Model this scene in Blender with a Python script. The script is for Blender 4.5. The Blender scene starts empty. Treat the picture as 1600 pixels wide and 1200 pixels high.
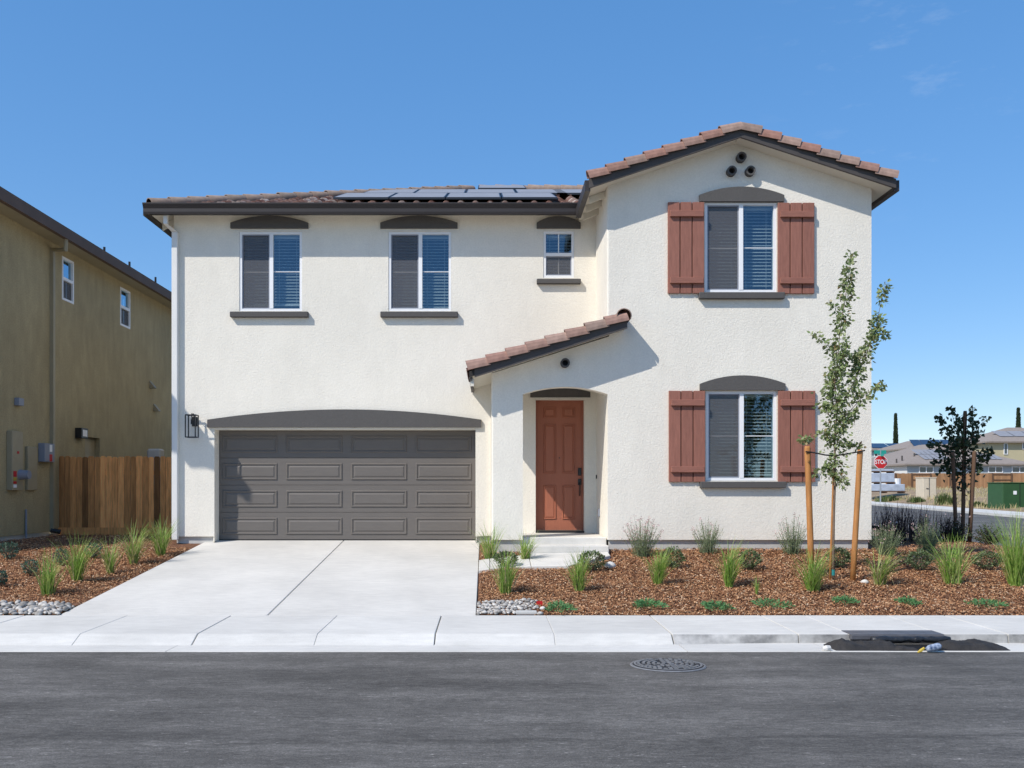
import bpy, math, random
from mathutils import Vector, Matrix, noise as mnoise
from mathutils.geometry import tessellate_polygon

scene = bpy.context.scene
COL = scene.collection
FPX, CX, CY, ZC = 1450.0, 760.0, 760.0, 1.75

# ------------------------------------------------------------------ camera
cam = bpy.data.cameras.new('camera')
cam.sensor_width = 36.0
cam.lens = FPX / 1600.0 * 36.0
cam.shift_x = 0.025
cam.shift_y = 0.100
cam.clip_start = 0.1
cam.clip_end = 3000
camo = bpy.data.objects.new('camera', cam)
camo.location = (0, 0, ZC)
camo.rotation_euler = (math.radians(90), 0, 0)
COL.objects.link(camo)
scene.camera = camo

# ------------------------------------------------------------------ light
SUN = Vector((1.25, 1.0, -1.62)).normalized()        # direction the light travels
elev = math.asin(-SUN.z)
world = bpy.data.worlds.new('World')
scene.world = world
world.use_nodes = True
wn = world.node_tree
wn.nodes.clear()
sky = wn.nodes.new('ShaderNodeTexSky')
sky.sky_type = 'NISHITA'
sky.sun_disc = False
sky.sun_elevation = elev
sky.sun_rotation = math.atan2(-SUN.x, -SUN.y)
sky.altitude = 2000
sky.air_density = 1.0
sky.dust_density = 0.8
sky.ozone_density = 4.0
hs = wn.nodes.new('ShaderNodeHueSaturation')
hs.inputs['Saturation'].default_value = 1.88
hs.inputs['Value'].default_value = 1.2
hs.inputs['Hue'].default_value = 0.508
bg = wn.nodes.new('ShaderNodeBackground')
bg.inputs['Strength'].default_value = 0.15
out = wn.nodes.new('ShaderNodeOutputWorld')
gm = wn.nodes.new('ShaderNodeGamma')
gm.inputs['Gamma'].default_value = 0.45
wn.links.new(sky.outputs[0], gm.inputs['Color'])
wn.links.new(gm.outputs[0], hs.inputs['Color'])
tcw = wn.nodes.new('ShaderNodeTexCoord')
mpw = wn.nodes.new('ShaderNodeMapping')
mpw.inputs['Scale'].default_value = (9, 9, 30)
mpw.inputs['Rotation'].default_value = (0, 0.25, 0)
nzw = wn.nodes.new('ShaderNodeTexNoise')
nzw.inputs['Scale'].default_value = 2.2
nzw.inputs['Detail'].default_value = 7
nzw.inputs['Roughness'].default_value = 0.65
wn.links.new(tcw.outputs['Generated'], mpw.inputs[0])
wn.links.new(mpw.outputs[0], nzw.inputs['Vector'])
mrw = wn.nodes.new('ShaderNodeMapRange')
mrw.inputs['From Min'].default_value = 0.58
mrw.inputs['From Max'].default_value = 0.85
mrw.inputs['To Max'].default_value = 0.13
wn.links.new(nzw.outputs['Fac'], mrw.inputs['Value'])
big = wn.nodes.new('ShaderNodeTexNoise')
big.inputs['Scale'].default_value = 3.1
big.inputs['Detail'].default_value = 2
wn.links.new(tcw.outputs['Generated'], big.inputs['Vector'])
mrb = wn.nodes.new('ShaderNodeMapRange')
mrb.inputs['From Min'].default_value = 0.55
mrb.inputs['From Max'].default_value = 0.7
dsw = wn.nodes.new('ShaderNodeVectorMath')
dsw.operation = 'DISTANCE'
dsw.inputs[1].default_value = Vector((0.45, 1.0, 0.45)).normalized()
wn.links.new(tcw.outputs['Generated'], dsw.inputs[0])
mrd = wn.nodes.new('ShaderNodeMapRange')
mrd.inputs['From Min'].default_value = 0.03
mrd.inputs['From Max'].default_value = 0.15
mrd.inputs['To Min'].default_value = 1.0
mrd.inputs['To Max'].default_value = 0.0
wn.links.new(dsw.outputs['Value'], mrd.inputs['Value'])
wn.links.new(big.outputs['Fac'], mrb.inputs['Value'])
mlw = wn.nodes.new('ShaderNodeMath')
mlw.operation = 'MULTIPLY'
wn.links.new(mrw.outputs[0], mlw.inputs[0])
wn.links.new(mrd.outputs[0], mlw.inputs[1])
cmx = wn.nodes.new('ShaderNodeMix')
cmx.data_type = 'RGBA'
cmx.inputs['B'].default_value = (2.7, 2.85, 3.0, 1)
wn.links.new(mlw.outputs[0], cmx.inputs['Factor'])
wn.links.new(hs.outputs[0], cmx.inputs['A'])
wn.links.new(cmx.outputs['Result'], bg.inputs['Color'])
wn.links.new(bg.outputs[0], out.inputs['Surface'])

sun = bpy.data.lights.new('sun', 'SUN')
sun.energy = 2.0
sun.angle = math.radians(0.5)
sun.color = (1.0, 0.945, 0.87)
suno = bpy.data.objects.new('sun', sun)
suno.rotation_euler = SUN.to_track_quat('-Z', 'Y').to_euler()
suno.location = (-20, -15, 30)
COL.objects.link(suno)

scene.view_settings.view_transform = 'Standard'
scene.view_settings.look = 'None'
scene.view_settings.exposure = 1.2
scene.view_settings.gamma = 1.0
scene.view_settings.use_curve_mapping = False
scene.cycles.max_bounces = 8
scene.cycles.transparent_max_bounces = 16


def U(px, d):
    return (px - CX) * d / FPX


def V(py, d):
    return ZC + (CY - py) * d / FPX


# ------------------------------------------------------------------ materials
def new_mat(name):
    m = bpy.data.materials.new(name)
    m.use_nodes = True
    nt = m.node_tree
    b = nt.nodes['Principled BSDF']
    return m, nt, b


def M(name, col, rough=0.7, var=0.12, scale=4.0, bump=0.0, bscale=50.0, bdist=0.01, rnd=0.0, isl=0.0,
      spec=0.3, stretch=(1, 1, 1), metal=0.0, col2=None, detail=5.0, speck=0.0):
    m, nt, b = new_mat(name)
    N, L = nt.nodes, nt.links
    b.inputs['Roughness'].default_value = rough
    b.inputs['Specular IOR Level'].default_value = spec
    b.inputs['Metallic'].default_value = metal
    tc = N.new('ShaderNodeTexCoord')
    mp = N.new('ShaderNodeMapping')
    mp.inputs['Scale'].default_value = stretch
    L.new(tc.outputs['Object'], mp.inputs['Vector'])
    nz = N.new('ShaderNodeTexNoise')
    nz.inputs['Scale'].default_value = scale
    nz.inputs['Detail'].default_value = detail
    nz.inputs['Roughness'].default_value = 0.6
    L.new(mp.outputs[0], nz.inputs['Vector'])
    rp = N.new('ShaderNodeValToRGB')
    c2 = col2 or col
    rp.color_ramp.elements[0].position = 0.3
    rp.color_ramp.elements[1].position = 0.7
    rp.color_ramp.elements[0].color = tuple(c * (1 - var) for c in col) + (1,)
    rp.color_ramp.elements[1].color = tuple(c * (1 + var) for c in c2) + (1,)
    L.new(nz.outputs['Fac'], rp.inputs['Fac'])
    color = rp.outputs['Color']
    for amt, kind in ((rnd, 'o'), (isl, 'i')):
        if amt > 0:
            if kind == 'o':
                src = N.new('ShaderNodeObjectInfo').outputs['Random']
            else:
                src = N.new('ShaderNodeNewGeometry').outputs['Random Per Island']
            mr = N.new('ShaderNodeMapRange')
            mr.inputs['To Min'].default_value = 1 - amt
            mr.inputs['To Max'].default_value = 1 + amt
            L.new(src, mr.inputs['Value'])
            mx = N.new('ShaderNodeMix')
            mx.data_type = 'RGBA'
            mx.blend_type = 'MULTIPLY'
            mx.inputs['Factor'].default_value = 1
            L.new(color, mx.inputs['A'])
            L.new(mr.outputs[0], mx.inputs['B'])
            color = mx.outputs['Result']
    L.new(color, b.inputs['Base Color'])
    if bump > 0:
        n2 = N.new('ShaderNodeTexNoise')
        n2.inputs['Scale'].default_value = bscale
        n2.inputs['Detail'].default_value = 4
        L.new(mp.outputs[0], n2.inputs['Vector'])
        bp = N.new('ShaderNodeBump')
        bp.inputs['Strength'].default_value = bump
        bp.inputs['Distance'].default_value = bdist
        L.new(n2.outputs['Fac'], bp.inputs['Height'])
        L.new(bp.outputs[0], b.inputs['Normal'])
    return m


def ramp_mat(name, stops, source='isl', rough=0.8, spec=0.2, transl=0.0):
    m, nt, b = new_mat(name)
    N, L = nt.nodes, nt.links
    b.inputs['Roughness'].default_value = rough
    b.inputs['Specular IOR Level'].default_value = spec
    src = N.new('ShaderNodeNewGeometry').outputs['Random Per Island'] if source == 'isl' else \
        N.new('ShaderNodeObjectInfo').outputs['Random']
    rp = N.new('ShaderNodeValToRGB')
    el = rp.color_ramp.elements
    while len(el) < len(stops):
        el.new(0.5)
    for e, (p, c) in zip(el, stops):
        e.position = p
        e.color = tuple(c) + (1,)
    L.new(src, rp.inputs['Fac'])
    L.new(rp.outputs[0], b.inputs['Base Color'])
    if transl > 0:
        tr = N.new('ShaderNodeBsdfTranslucent')
        L.new(rp.outputs[0], tr.inputs['Color'])
        mx = N.new('ShaderNodeMixShader')
        mx.inputs[0].default_value = transl
        L.new(b.outputs[0], mx.inputs[1])
        L.new(tr.outputs[0], mx.inputs[2])
        L.new(mx.outputs[0], N['Material Output'].inputs['Surface'])
    return m


def stucco(name, col, strength=0.5, grain=0.035, blotch=0.04):
    m, nt, b = new_mat(name)
    N, L = nt.nodes, nt.links
    b.inputs['Roughness'].default_value = 0.9
    b.inputs['Specular IOR Level'].default_value = 0.15
    tc = N.new('ShaderNodeTexCoord')
    big = N.new('ShaderNodeTexNoise')
    big.inputs['Scale'].default_value = 0.7
    big.inputs['Detail'].default_value = 6
    L.new(tc.outputs['Object'], big.inputs['Vector'])
    rp = N.new('ShaderNodeValToRGB')
    rp.color_ramp.elements[0].position = 0.3
    rp.color_ramp.elements[1].position = 0.7
    rp.color_ramp.elements[0].color = tuple(c * (1 - blotch) for c in col) + (1,)
    rp.color_ramp.elements[1].color = tuple(min(1, c * (1 + blotch * 0.7)) for c in col) + (1,)
    L.new(big.outputs['Fac'], rp.inputs['Fac'])
    gcol = rp.outputs[0]
    for gsc, gamt, gst in ((38, grain, (1, 1, 1)), (6, grain * 0.6, (1, 1, 0.35))):
        gmp = N.new('ShaderNodeMapping')
        gmp.inputs['Scale'].default_value = gst
        L.new(tc.outputs['Object'], gmp.inputs[0])
        gn = N.new('ShaderNodeTexNoise')
        gn.inputs['Scale'].default_value = gsc
        gn.inputs['Detail'].default_value = 4
        L.new(gmp.outputs[0], gn.inputs['Vector'])
        gr = N.new('ShaderNodeMapRange')
        gr.inputs['From Min'].default_value = 0.3
        gr.inputs['From Max'].default_value = 0.7
        gr.inputs['To Min'].default_value = 1 - gamt
        gr.inputs['To Max'].default_value = 1 + gamt
        L.new(gn.outputs['Fac'], gr.inputs['Value'])
        gx = N.new('ShaderNodeMix')
        gx.data_type = 'RGBA'
        gx.blend_type = 'MULTIPLY'
        gx.inputs['Factor'].default_value = 1
        L.new(gcol, gx.inputs['A'])
        L.new(gr.outputs[0], gx.inputs['B'])
        gcol = gx.outputs['Result']
    L.new(gcol, b.inputs['Base Color'])
    n1 = N.new('ShaderNodeTexNoise')
    n1.inputs['Scale'].default_value = 32
    n1.inputs['Detail'].default_value = 5
    n1.inputs['Roughness'].default_value = 0.65
    n1.inputs['Distortion'].default_value = 0.6
    L.new(tc.outputs['Object'], n1.inputs['Vector'])
    bp = N.new('ShaderNodeBump')
    bp.inputs['Strength'].default_value = strength
    bp.inputs['Distance'].default_value = 0.02
    L.new(n1.outputs['Fac'], bp.inputs['Height'])
    L.new(bp.outputs[0], b.inputs['Normal'])
    return m


MT = {}
MT['stucco'] = stucco('white_stucco', (0.81, 0.765, 0.67), 0.45, 0.035, 0.05)
MT['olive'] = stucco('olive_stucco', (0.385, 0.32, 0.19), 0.8, 0.14, 0.1)
MT['trim'] = stucco('dark_trim', (0.105, 0.1, 0.096), 0.35)
MT['brown'] = M('gutter_brown', (0.038, 0.032, 0.031), 0.5, 0.08, 2, spec=0.4)
MT['fascia'] = M('fascia_brown', (0.075, 0.066, 0.062), 0.6, 0.1, 3, 0.1, 80)
MT['nfascia'] = M('neighbour_fascia', (0.12, 0.08, 0.06), 0.7, 0.1, 3)
MT['cream'] = M('cream_paint', (0.7, 0.66, 0.56), 0.6, 0.04, 2)
MT['whitepaint'] = M('white_paint', (0.76, 0.75, 0.72), 0.5, 0.03, 2)
MT['vinyl'] = M('white_vinyl', (0.84, 0.84, 0.84), 0.4, 0.02, 3, spec=0.5)
MT['garage'] = M('garage_paint', (0.145, 0.13, 0.117), 0.5, 0.05, 3, 0.12, 60, 0.004, stretch=(1, 1, 9))
MT['door'] = M('door_paint', (0.37, 0.132, 0.078), 0.5, 0.05, 4, 0.08, 90, 0.003, stretch=(6, 6, 1))
MT['shutter'] = M('shutter_paint', (0.285, 0.122, 0.088), 0.65, 0.14, 6, 0.3, 40, 0.006, stretch=(6, 6, 0.7), rnd=0.06)
MT['shutterh'] = M('shutter_batten_paint', (0.29, 0.124, 0.09), 0.65, 0.14, 6, 0.3, 40, 0.006, stretch=(0.7, 6, 6), rnd=0.06)
MT['black'] = M('black_metal', (0.012, 0.012, 0.013), 0.4, 0.1, 5, spec=0.5)
MT['deck'] = M('roof_underlay', (0.03, 0.028, 0.027), 0.9, 0.2, 6)
MT['void'] = M('dark_interior', (0.05, 0.045, 0.04), 0.9, 0.1, 2)
MT['solar_frame'] = M('solar_frame', (0.02, 0.02, 0.022), 0.35, 0.1, 4, spec=0.5)
MT['tile'] = None


def tile_mat(name, stops):
    m, nt, b = new_mat(name)
    N, L = nt.nodes, nt.links
    b.inputs['Roughness'].default_value = 0.8
    b.inputs['Specular IOR Level'].default_value = 0.25
    oi = N.new('ShaderNodeObjectInfo')
    gi = N.new('ShaderNodeNewGeometry')
    ad = N.new('ShaderNodeMath')
    ad.operation = 'ADD'
    L.new(oi.outputs['Random'], ad.inputs[0])
    L.new(gi.outputs['Random Per Island'], ad.inputs[1])
    fr = N.new('ShaderNodeMath')
    fr.operation = 'FRACT'
    L.new(ad.outputs[0], fr.inputs[0])
    rp = N.new('ShaderNodeValToRGB')
    el = rp.color_ramp.elements
    while len(el) < len(stops):
        el.new(0.5)
    for e, (p, c) in zip(el, stops):
        e.position = p
        e.color = tuple(c) + (1,)
    L.new(fr.outputs[0], rp.inputs['Fac'])
    tc = N.new('ShaderNodeTexCoord')
    nz = N.new('ShaderNodeTexNoise')
    nz.inputs['Scale'].default_value = 9
    nz.inputs['Detail'].default_value = 6
    L.new(tc.outputs['Object'], nz.inputs['Vector'])
    mr = N.new('ShaderNodeMapRange')
    mr.inputs['From Min'].default_value = 0.3
    mr.inputs['From Max'].default_value = 0.7
    mr.inputs['To Min'].default_value = 0.8
    mr.inputs['To Max'].default_value = 1.2
    L.new(nz.outputs['Fac'], mr.inputs['Value'])
    mx = N.new('ShaderNodeMix')
    mx.data_type = 'RGBA'
    mx.blend_type = 'MULTIPLY'
    mx.inputs['Factor'].default_value = 1
    L.new(rp.outputs[0], mx.inputs['A'])
    L.new(mr.outputs[0], mx.inputs['B'])
    L.new(mx.outputs['Result'], b.inputs['Base Color'])
    bp = N.new('ShaderNodeBump')
    bp.inputs['Strength'].default_value = 0.2
    bp.inputs['Distance'].default_value = 0.004
    n2 = N.new('ShaderNodeTexNoise')
    n2.inputs['Scale'].default_value = 60
    L.new(tc.outputs['Object'], n2.inputs['Vector'])
    L.new(n2.outputs['Fac'], bp.inputs['Height'])
    L.new(bp.outputs[0], b.inputs['Normal'])
    return m


MT['raketile'] = tile_mat('pink_clay_tile', [(0, (0.25, 0.145, 0.112)), (0.3, (0.32, 0.17, 0.13)), (0.6, (0.26, 0.185, 0.15)), (0.8, (0.34, 0.23, 0.185)), (1, (0.28, 0.145, 0.112))])
MT['tile'] = tile_mat('brown_clay_tile', [(0, (0.09, 0.045, 0.036)), (0.3, (0.24, 0.14, 0.11)), (0.55, (0.14, 0.065, 0.05)), (0.8, (0.4, 0.33, 0.29)), (1, (0.12, 0.07, 0.055))])
MT['hiptile'] = tile_mat('grey_brown_tile', [(0, (0.22, 0.165, 0.135)), (0.5, (0.27, 0.205, 0.17)), (1, (0.215, 0.175, 0.15))])


def glass_mat(name, base=0.2, tint=(0.72, 0.87, 1.0), see=0.75):
    m = bpy.data.materials.new(name)
    m.use_nodes = True
    nt = m.node_tree
    N, L = nt.nodes, nt.links
    N.remove(N['Principled BSDF'])
    tr = N.new('ShaderNodeBsdfTransparent')
    tr.inputs['Color'].default_value = (see * 0.93, see, see * 1.02, 1)
    gl = N.new('ShaderNodeBsdfGlossy')
    gl.inputs['Color'].default_value = tint + (1,)
    gl.inputs['Roughness'].default_value = 0.015
    tc = N.new('ShaderNodeTexCoord')
    nz = N.new('ShaderNodeTexNoise')
    nz.inputs['Scale'].default_value = 1.6
    L.new(tc.outputs['Object'], nz.inputs['Vector'])
    bp = N.new('ShaderNodeBump')
    bp.inputs['Strength'].default_value = 0.015
    bp.inputs['Distance'].default_value = 0.02
    L.new(nz.outputs['Fac'], bp.inputs['Height'])
    L.new(bp.outputs[0], gl.inputs['Normal'])
    lw = N.new('ShaderNodeFresnel')
    lw.inputs['IOR'].default_value = 1.5
    mr = N.new('ShaderNodeMapRange')
    mr.inputs['From Min'].default_value = 0.04
    mr.inputs['To Min'].default_value = base
    L.new(lw.outputs[0], mr.inputs['Value'])
    geo = N.new('ShaderNodeNewGeometry')
    inv = N.new('ShaderNodeMath')
    inv.operation = 'SUBTRACT'
    inv.inputs[0].default_value = 1.0
    L.new(geo.outputs['Backfacing'], inv.inputs[1])
    ml = N.new('ShaderNodeMath')
    ml.operation = 'MULTIPLY'
    L.new(mr.outputs[0], ml.inputs[0])
    L.new(inv.outputs[0], ml.inputs[1])
    mx = N.new('ShaderNodeMixShader')
    L.new(ml.outputs[0], mx.inputs[0])
    L.new(tr.outputs[0], mx.inputs[1])
    L.new(gl.outputs[0], mx.inputs[2])
    L.new(mx.outputs[0], N['Material Output'].inputs['Surface'])
    return m


MT['glass'] = glass_mat('window_glass', 0.16, (0.55, 0.8, 1.0), 0.82)


MT['glassside'] = glass_mat('side_window_glass', 0.5, (0.5, 0.78, 1.0), 0.6)


def screen_mat():
    m = bpy.data.materials.new('insect_mesh')
    m.use_nodes = True
    nt = m.node_tree
    N, L = nt.nodes, nt.links
    b = N['Principled BSDF']
    b.inputs['Base Color'].default_value = (0.12, 0.12, 0.125, 1)
    b.inputs['Roughness'].default_value = 0.8
    tr = N.new('ShaderNodeBsdfTransparent')
    mx = N.new('ShaderNodeMixShader')
    mx.inputs[0].default_value = 0.6
    L.new(tr.outputs[0], mx.inputs[1])
    L.new(b.outputs[0], mx.inputs[2])
    L.new(mx.outputs[0], N['Material Output'].inputs['Surface'])
    return m


MT['screen'] = screen_mat()
MT['blind'] = M('blind_white', (0.62, 0.61, 0.58), 0.5, 0.03, 3)
MT['solar'] = M('solar_glass', (0.27, 0.27, 0.28), 0.5, 0.1, 3, spec=0.6)


def concrete(name, col, joint=False):
    m, nt, b = new_mat(name)
    N, L = nt.nodes, nt.links
    b.inputs['Roughness'].default_value = 0.85
    b.inputs['Specular IOR Level'].default_value = 0.25
    tc = N.new('ShaderNodeTexCoord')
    cols = None
    for sc, st, lo, hi in ((0.9, (1, 1, 1), 0.9, 1.07), (5, (1, 3, 1), 0.94, 1.05), (90, (1, 1, 1), 0.95, 1.05), (14, (0.15, 3, 1), 0.97, 1.02)):
        mp = N.new('ShaderNodeMapping')
        mp.inputs['Scale'].default_value = st
        L.new(tc.outputs['Object'], mp.inputs[0])
        nz = N.new('ShaderNodeTexNoise')
        nz.inputs['Scale'].default_value = sc
        nz.inputs['Detail'].default_value = 6
        L.new(mp.outputs[0], nz.inputs['Vector'])
        mr = N.new('ShaderNodeMapRange')
        mr.inputs['From Min'].default_value = 0.3
        mr.inputs['From Max'].default_value = 0.7
        mr.inputs['To Min'].default_value = lo
        mr.inputs['To Max'].default_value = hi
        L.new(nz.outputs['Fac'], mr.inputs['Value'])
        if cols is None:
            cols = mr.outputs[0]
        else:
            mu = N.new('ShaderNodeMath')
            mu.operation = 'MULTIPLY'
            L.new(cols, mu.inputs[0])
            L.new(mr.outputs[0], mu.inputs[1])
            cols = mu.outputs[0]
    mx = N.new('ShaderNodeMix')
    mx.data_type = 'RGBA'
    mx.blend_type = 'MULTIPLY'
    mx.inputs['Factor'].default_value = 1
    mx.inputs['A'].default_value = tuple(col) + (1,)
    L.new(cols, mx.inputs['B'])
    oi = N.new('ShaderNodeObjectInfo')
    mr = N.new('ShaderNodeMapRange')
    mr.inputs['To Min'].default_value = 0.96
    mr.inputs['To Max'].default_value = 1.03
    L.new(oi.outputs['Random'], mr.inputs['Value'])
    m2 = N.new('ShaderNodeMix')
    m2.data_type = 'RGBA'
    m2.blend_type = 'MULTIPLY'
    m2.inputs['Factor'].default_value = 1
    L.new(mx.outputs['Result'], m2.inputs['A'])
    L.new(mr.outputs[0], m2.inputs['B'])
    L.new(m2.outputs['Result'], b.inputs['Base Color'])
    n3 = N.new('ShaderNodeTexNoise')
    n3.inputs['Scale'].default_value = 120
    L.new(tc.outputs['Object'], n3.inputs['Vector'])
    bp = N.new('ShaderNodeBump')
    bp.inputs['Strength'].default_value = 0.15
    bp.inputs['Distance'].default_value = 0.003
    L.new(n3.outputs['Fac'], bp.inputs['Height'])
    L.new(bp.outputs[0], b.inputs['Normal'])
    return m


MT['drive'] = concrete('driveway_concrete', (0.63, 0.605, 0.555))
MT['walk'] = concrete('sidewalk_concrete', (0.62, 0.6, 0.555))
MT['kerbface'] = M('stained_kerb', (0.24, 0.235, 0.225), 0.85, 0.45, 3.5, 0.2, 60, col2=(0.36, 0.35, 0.33))
MT['found'] = concrete('foundation_concrete', (0.52, 0.51, 0.48))


def asphalt_mat(name, col=(0.103, 0.097, 0.089), tracks=True):
    m, nt, b = new_mat(name)
    N, L = nt.nodes, nt.links
    b.inputs['Roughness'].default_value = 0.85
    b.inputs['Specular IOR Level'].default_value = 0.25
    tc = N.new('ShaderNodeTexCoord')

    def nz(sc, st, lo, hi, f0=0.3, f1=0.7, det=6):
        mp = N.new('ShaderNodeMapping')
        mp.inputs['Scale'].default_value = st
        L.new(tc.outputs['Object'], mp.inputs[0])
        n = N.new('ShaderNodeTexNoise')
        n.inputs['Scale'].default_value = sc
        n.inputs['Detail'].default_value = det
        L.new(mp.outputs[0], n.inputs['Vector'])
        mr = N.new('ShaderNodeMapRange')
        mr.inputs['From Min'].default_value = f0
        mr.inputs['From Max'].default_value = f1
        mr.inputs['To Min'].default_value = lo
        mr.inputs['To Max'].default_value = hi
        L.new(n.outputs['Fac'], mr.inputs['Value'])
        return mr.outputs[0]

    def mul(a, c):
        mu = N.new('ShaderNodeMath')
        mu.operation = 'MULTIPLY'
        L.new(a, mu.inputs[0])
        L.new(c, mu.inputs[1])
        return mu.outputs[0]
    f = nz(0.5, (0.6, 1.4, 1), 0.72, 1.25)
    f = mul(f, nz(1.9, (1, 1, 1), 0.88, 1.14))
    f = mul(f, nz(3.0, (0.3, 1.8, 1), 0.93, 1.08))
    f = mul(f, nz(70, (1, 1, 1), 0.75, 1.3, det=3))
    f = mul(f, nz(220, (1, 1, 1), 0.7, 1.35, det=2))
    f = mul(f, nz(9, (0.8, 2.5, 1), 1.0, 1.9, 0.66, 0.78))
    f = mul(f, nz(26, (0.5, 2.5, 1), 1.0, 2.6, 0.7, 0.78, 2))
    f = mul(f, nz(6, (0.4, 2.0, 1), 1.0, 0.7, 0.64, 0.76))
    f = mul(f, nz(1.3, (0.35, 1.6, 1), 0.92, 1.4, 0.42, 0.72))
    f = mul(f, nz(12, (0.6, 2.0, 1), 0.8, 1.22))
    f = mul(f, nz(30, (0.7, 1.6, 1), 0.82, 1.2))
    f = mul(f, nz(45, (0.35, 1.5, 1), 1.0, 3.2, 0.74, 0.79, 1))
    # an oily seam that runs along the lane
    sx = N.new('ShaderNodeSeparateXYZ')
    L.new(tc.outputs['Object'], sx.inputs[0])
    wob = nz(1.2, (1, 0.0, 0), -0.09, 0.09)
    l1 = N.new('ShaderNodeMath')
    l1.operation = 'MULTIPLY_ADD'
    l1.inputs[1].default_value = -0.045
    l1.inputs[2].default_value = -6.05
    L.new(sx.outputs['X'], l1.inputs[0])
    l2 = N.new('ShaderNodeMath')
    l2.operation = 'ADD'
    L.new(l1.outputs[0], l2.inputs[0])
    L.new(sx.outputs['Y'], l2.inputs[1])
    l3 = N.new('ShaderNodeMath')
    l3.operation = 'ADD'
    L.new(l2.outputs[0], l3.inputs[0])
    L.new(wob, l3.inputs[1])
    l4 = N.new('ShaderNodeMath')
    l4.operation = 'ABSOLUTE'
    L.new(l3.outputs[0], l4.inputs[0])
    brk = nz(5, (0.5, 2, 1), 0.0, 0.1, 0.38, 0.62)
    l5 = N.new('ShaderNodeMath')
    l5.operation = 'SUBTRACT'
    L.new(l4.outputs[0], l5.inputs[0])
    L.new(brk, l5.inputs[1])
    l6 = N.new('ShaderNodeMapRange')
    l6.inputs['From Min'].default_value = -0.04
    l6.inputs['From Max'].default_value = 0.01
    l6.inputs['To Min'].default_value = 0.78
    l6.inputs['To Max'].default_value = 1.0
    L.new(l5.outputs[0], l6.inputs['Value'])
    f = mul(f, l6.outputs[0])
    mx = N.new('ShaderNodeMix')
    mx.data_type = 'RGBA'
    mx.blend_type = 'MULTIPLY'
    mx.inputs['Factor'].default_value = 1
    mx.inputs['A'].default_value = col + (1,)
    L.new(f, mx.inputs['B'])
    L.new(mx.outputs['Result'], b.inputs['Base Color'])
    n3 = N.new('ShaderNodeTexNoise')
    n3.inputs['Scale'].default_value = 140
    L.new(tc.outputs['Object'], n3.inputs['Vector'])
    bp = N.new('ShaderNodeBump')
    bp.inputs['Strength'].default_value = 0.5
    bp.inputs['Distance'].default_value = 0.006
    L.new(n3.outputs['Fac'], bp.inputs['Height'])
    L.new(bp.outputs[0], b.inputs['Normal'])
    return m


MT['asphalt'] = asphalt_mat('asphalt')
MT['soil'] = M('mulch_soil', (0.17, 0.082, 0.046), 0.95, 0.5, 14, 0.8, 40, 0.03)
MT['earth'] = M('dry_earth', (0.3, 0.22, 0.14), 0.95, 0.3, 0.6, 0.6, 6, 0.1)
MT['farground'] = M('far_ground', (0.26, 0.22, 0.15), 0.95, 0.2, 0.05)
MT['chips'] = ramp_mat('bark_chips', [(0, (0.085, 0.036, 0.018)), (0.22, (0.26, 0.115, 0.055)), (0.55, (0.45, 0.22, 0.105)), (0.88, (0.58, 0.34, 0.18)), (1, (0.72, 0.55, 0.38))])
MT['stone'] = M('river_stone', (0.34, 0.29, 0.235), 0.75, 0.3, 1.1, 0.1, 50, rnd=0.5, col2=(0.4, 0.39, 0.37))
MT['rock'] = M('white_rock', (0.62, 0.6, 0.56), 0.8, 0.1, 12, 0.2, 40)
MT['fence'] = M('cedar_board', (0.66, 0.3, 0.105), 0.8, 0.3, 5, 0.2, 30, 0.005, rnd=0.68, stretch=(5, 5, 0.5))
MT['fencefar'] = M('far_fence_board', (0.36, 0.2, 0.1), 0.8, 0.2, 0.5, isl=0.18)
MT['stake'] = M('lodgepole_stake', (0.42, 0.19, 0.062), 0.7, 0.25, 7, 0.2, 30, 0.005, stretch=(4, 4, 0.5))
MT['stakedark'] = M('weathered_stake', (0.13, 0.075, 0.045), 0.8, 0.2, 6, 0.2, 30, stretch=(4, 4, 0.5))
MT['bark'] = M('young_bark', (0.17, 0.12, 0.085), 0.85, 0.3, 14, 0.4, 40, 0.006, stretch=(3, 3, 0.6))
MT['leaf'] = ramp_mat('pear_leaf', [(0, (0.1, 0.145, 0.045)), (0.5, (0.21, 0.275, 0.1)), (0.93, (0.34, 0.38, 0.18)), (1, (0.24, 0.13, 0.05))], rough=0.45, spec=0.5, transl=0.25)
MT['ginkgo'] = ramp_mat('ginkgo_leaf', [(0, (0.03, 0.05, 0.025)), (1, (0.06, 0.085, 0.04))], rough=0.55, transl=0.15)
MT['grass'] = ramp_mat('grass_blade', [(0, (0.16, 0.29, 0.045)), (0.5, (0.28, 0.44, 0.085)), (0.85, (0.43, 0.53, 0.16)), (1, (0.5, 0.47, 0.22))], rough=0.5, spec=0.4, transl=0.4)
MT['straw'] = ramp_mat('straw_blade', [(0, (0.45, 0.38, 0.18)), (1, (0.58, 0.5, 0.28))], rough=0.6, transl=0.3)
MT['bluegreen'] = ramp_mat('blue_green_leaf', [(0, (0.05, 0.1, 0.07)), (1, (0.14, 0.21, 0.15))], rough=0.6, transl=0.15)
MT['shrub'] = ramp_mat('shrub_leaf', [(0, (0.05, 0.085, 0.03)), (0.6, (0.1, 0.145, 0.055)), (1, (0.24, 0.29, 0.16))], rough=0.5, spec=0.4, transl=0.15)
MT['sage'] = ramp_mat('sage_leaf', [(0, (0.13, 0.17, 0.085)), (1, (0.28, 0.33, 0.19))], rough=0.6, transl=0.25)
MT['pink'] = ramp_mat('pink_flower', [(0, (0.5, 0.3, 0.29)), (1, (0.65, 0.5, 0.48))], rough=0.6, transl=0.2)
MT['juniper'] = ramp_mat('juniper_spray', [(0, (0.07, 0.19, 0.075)), (1, (0.15, 0.32, 0.12))], rough=0.55, transl=0.2)
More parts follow.
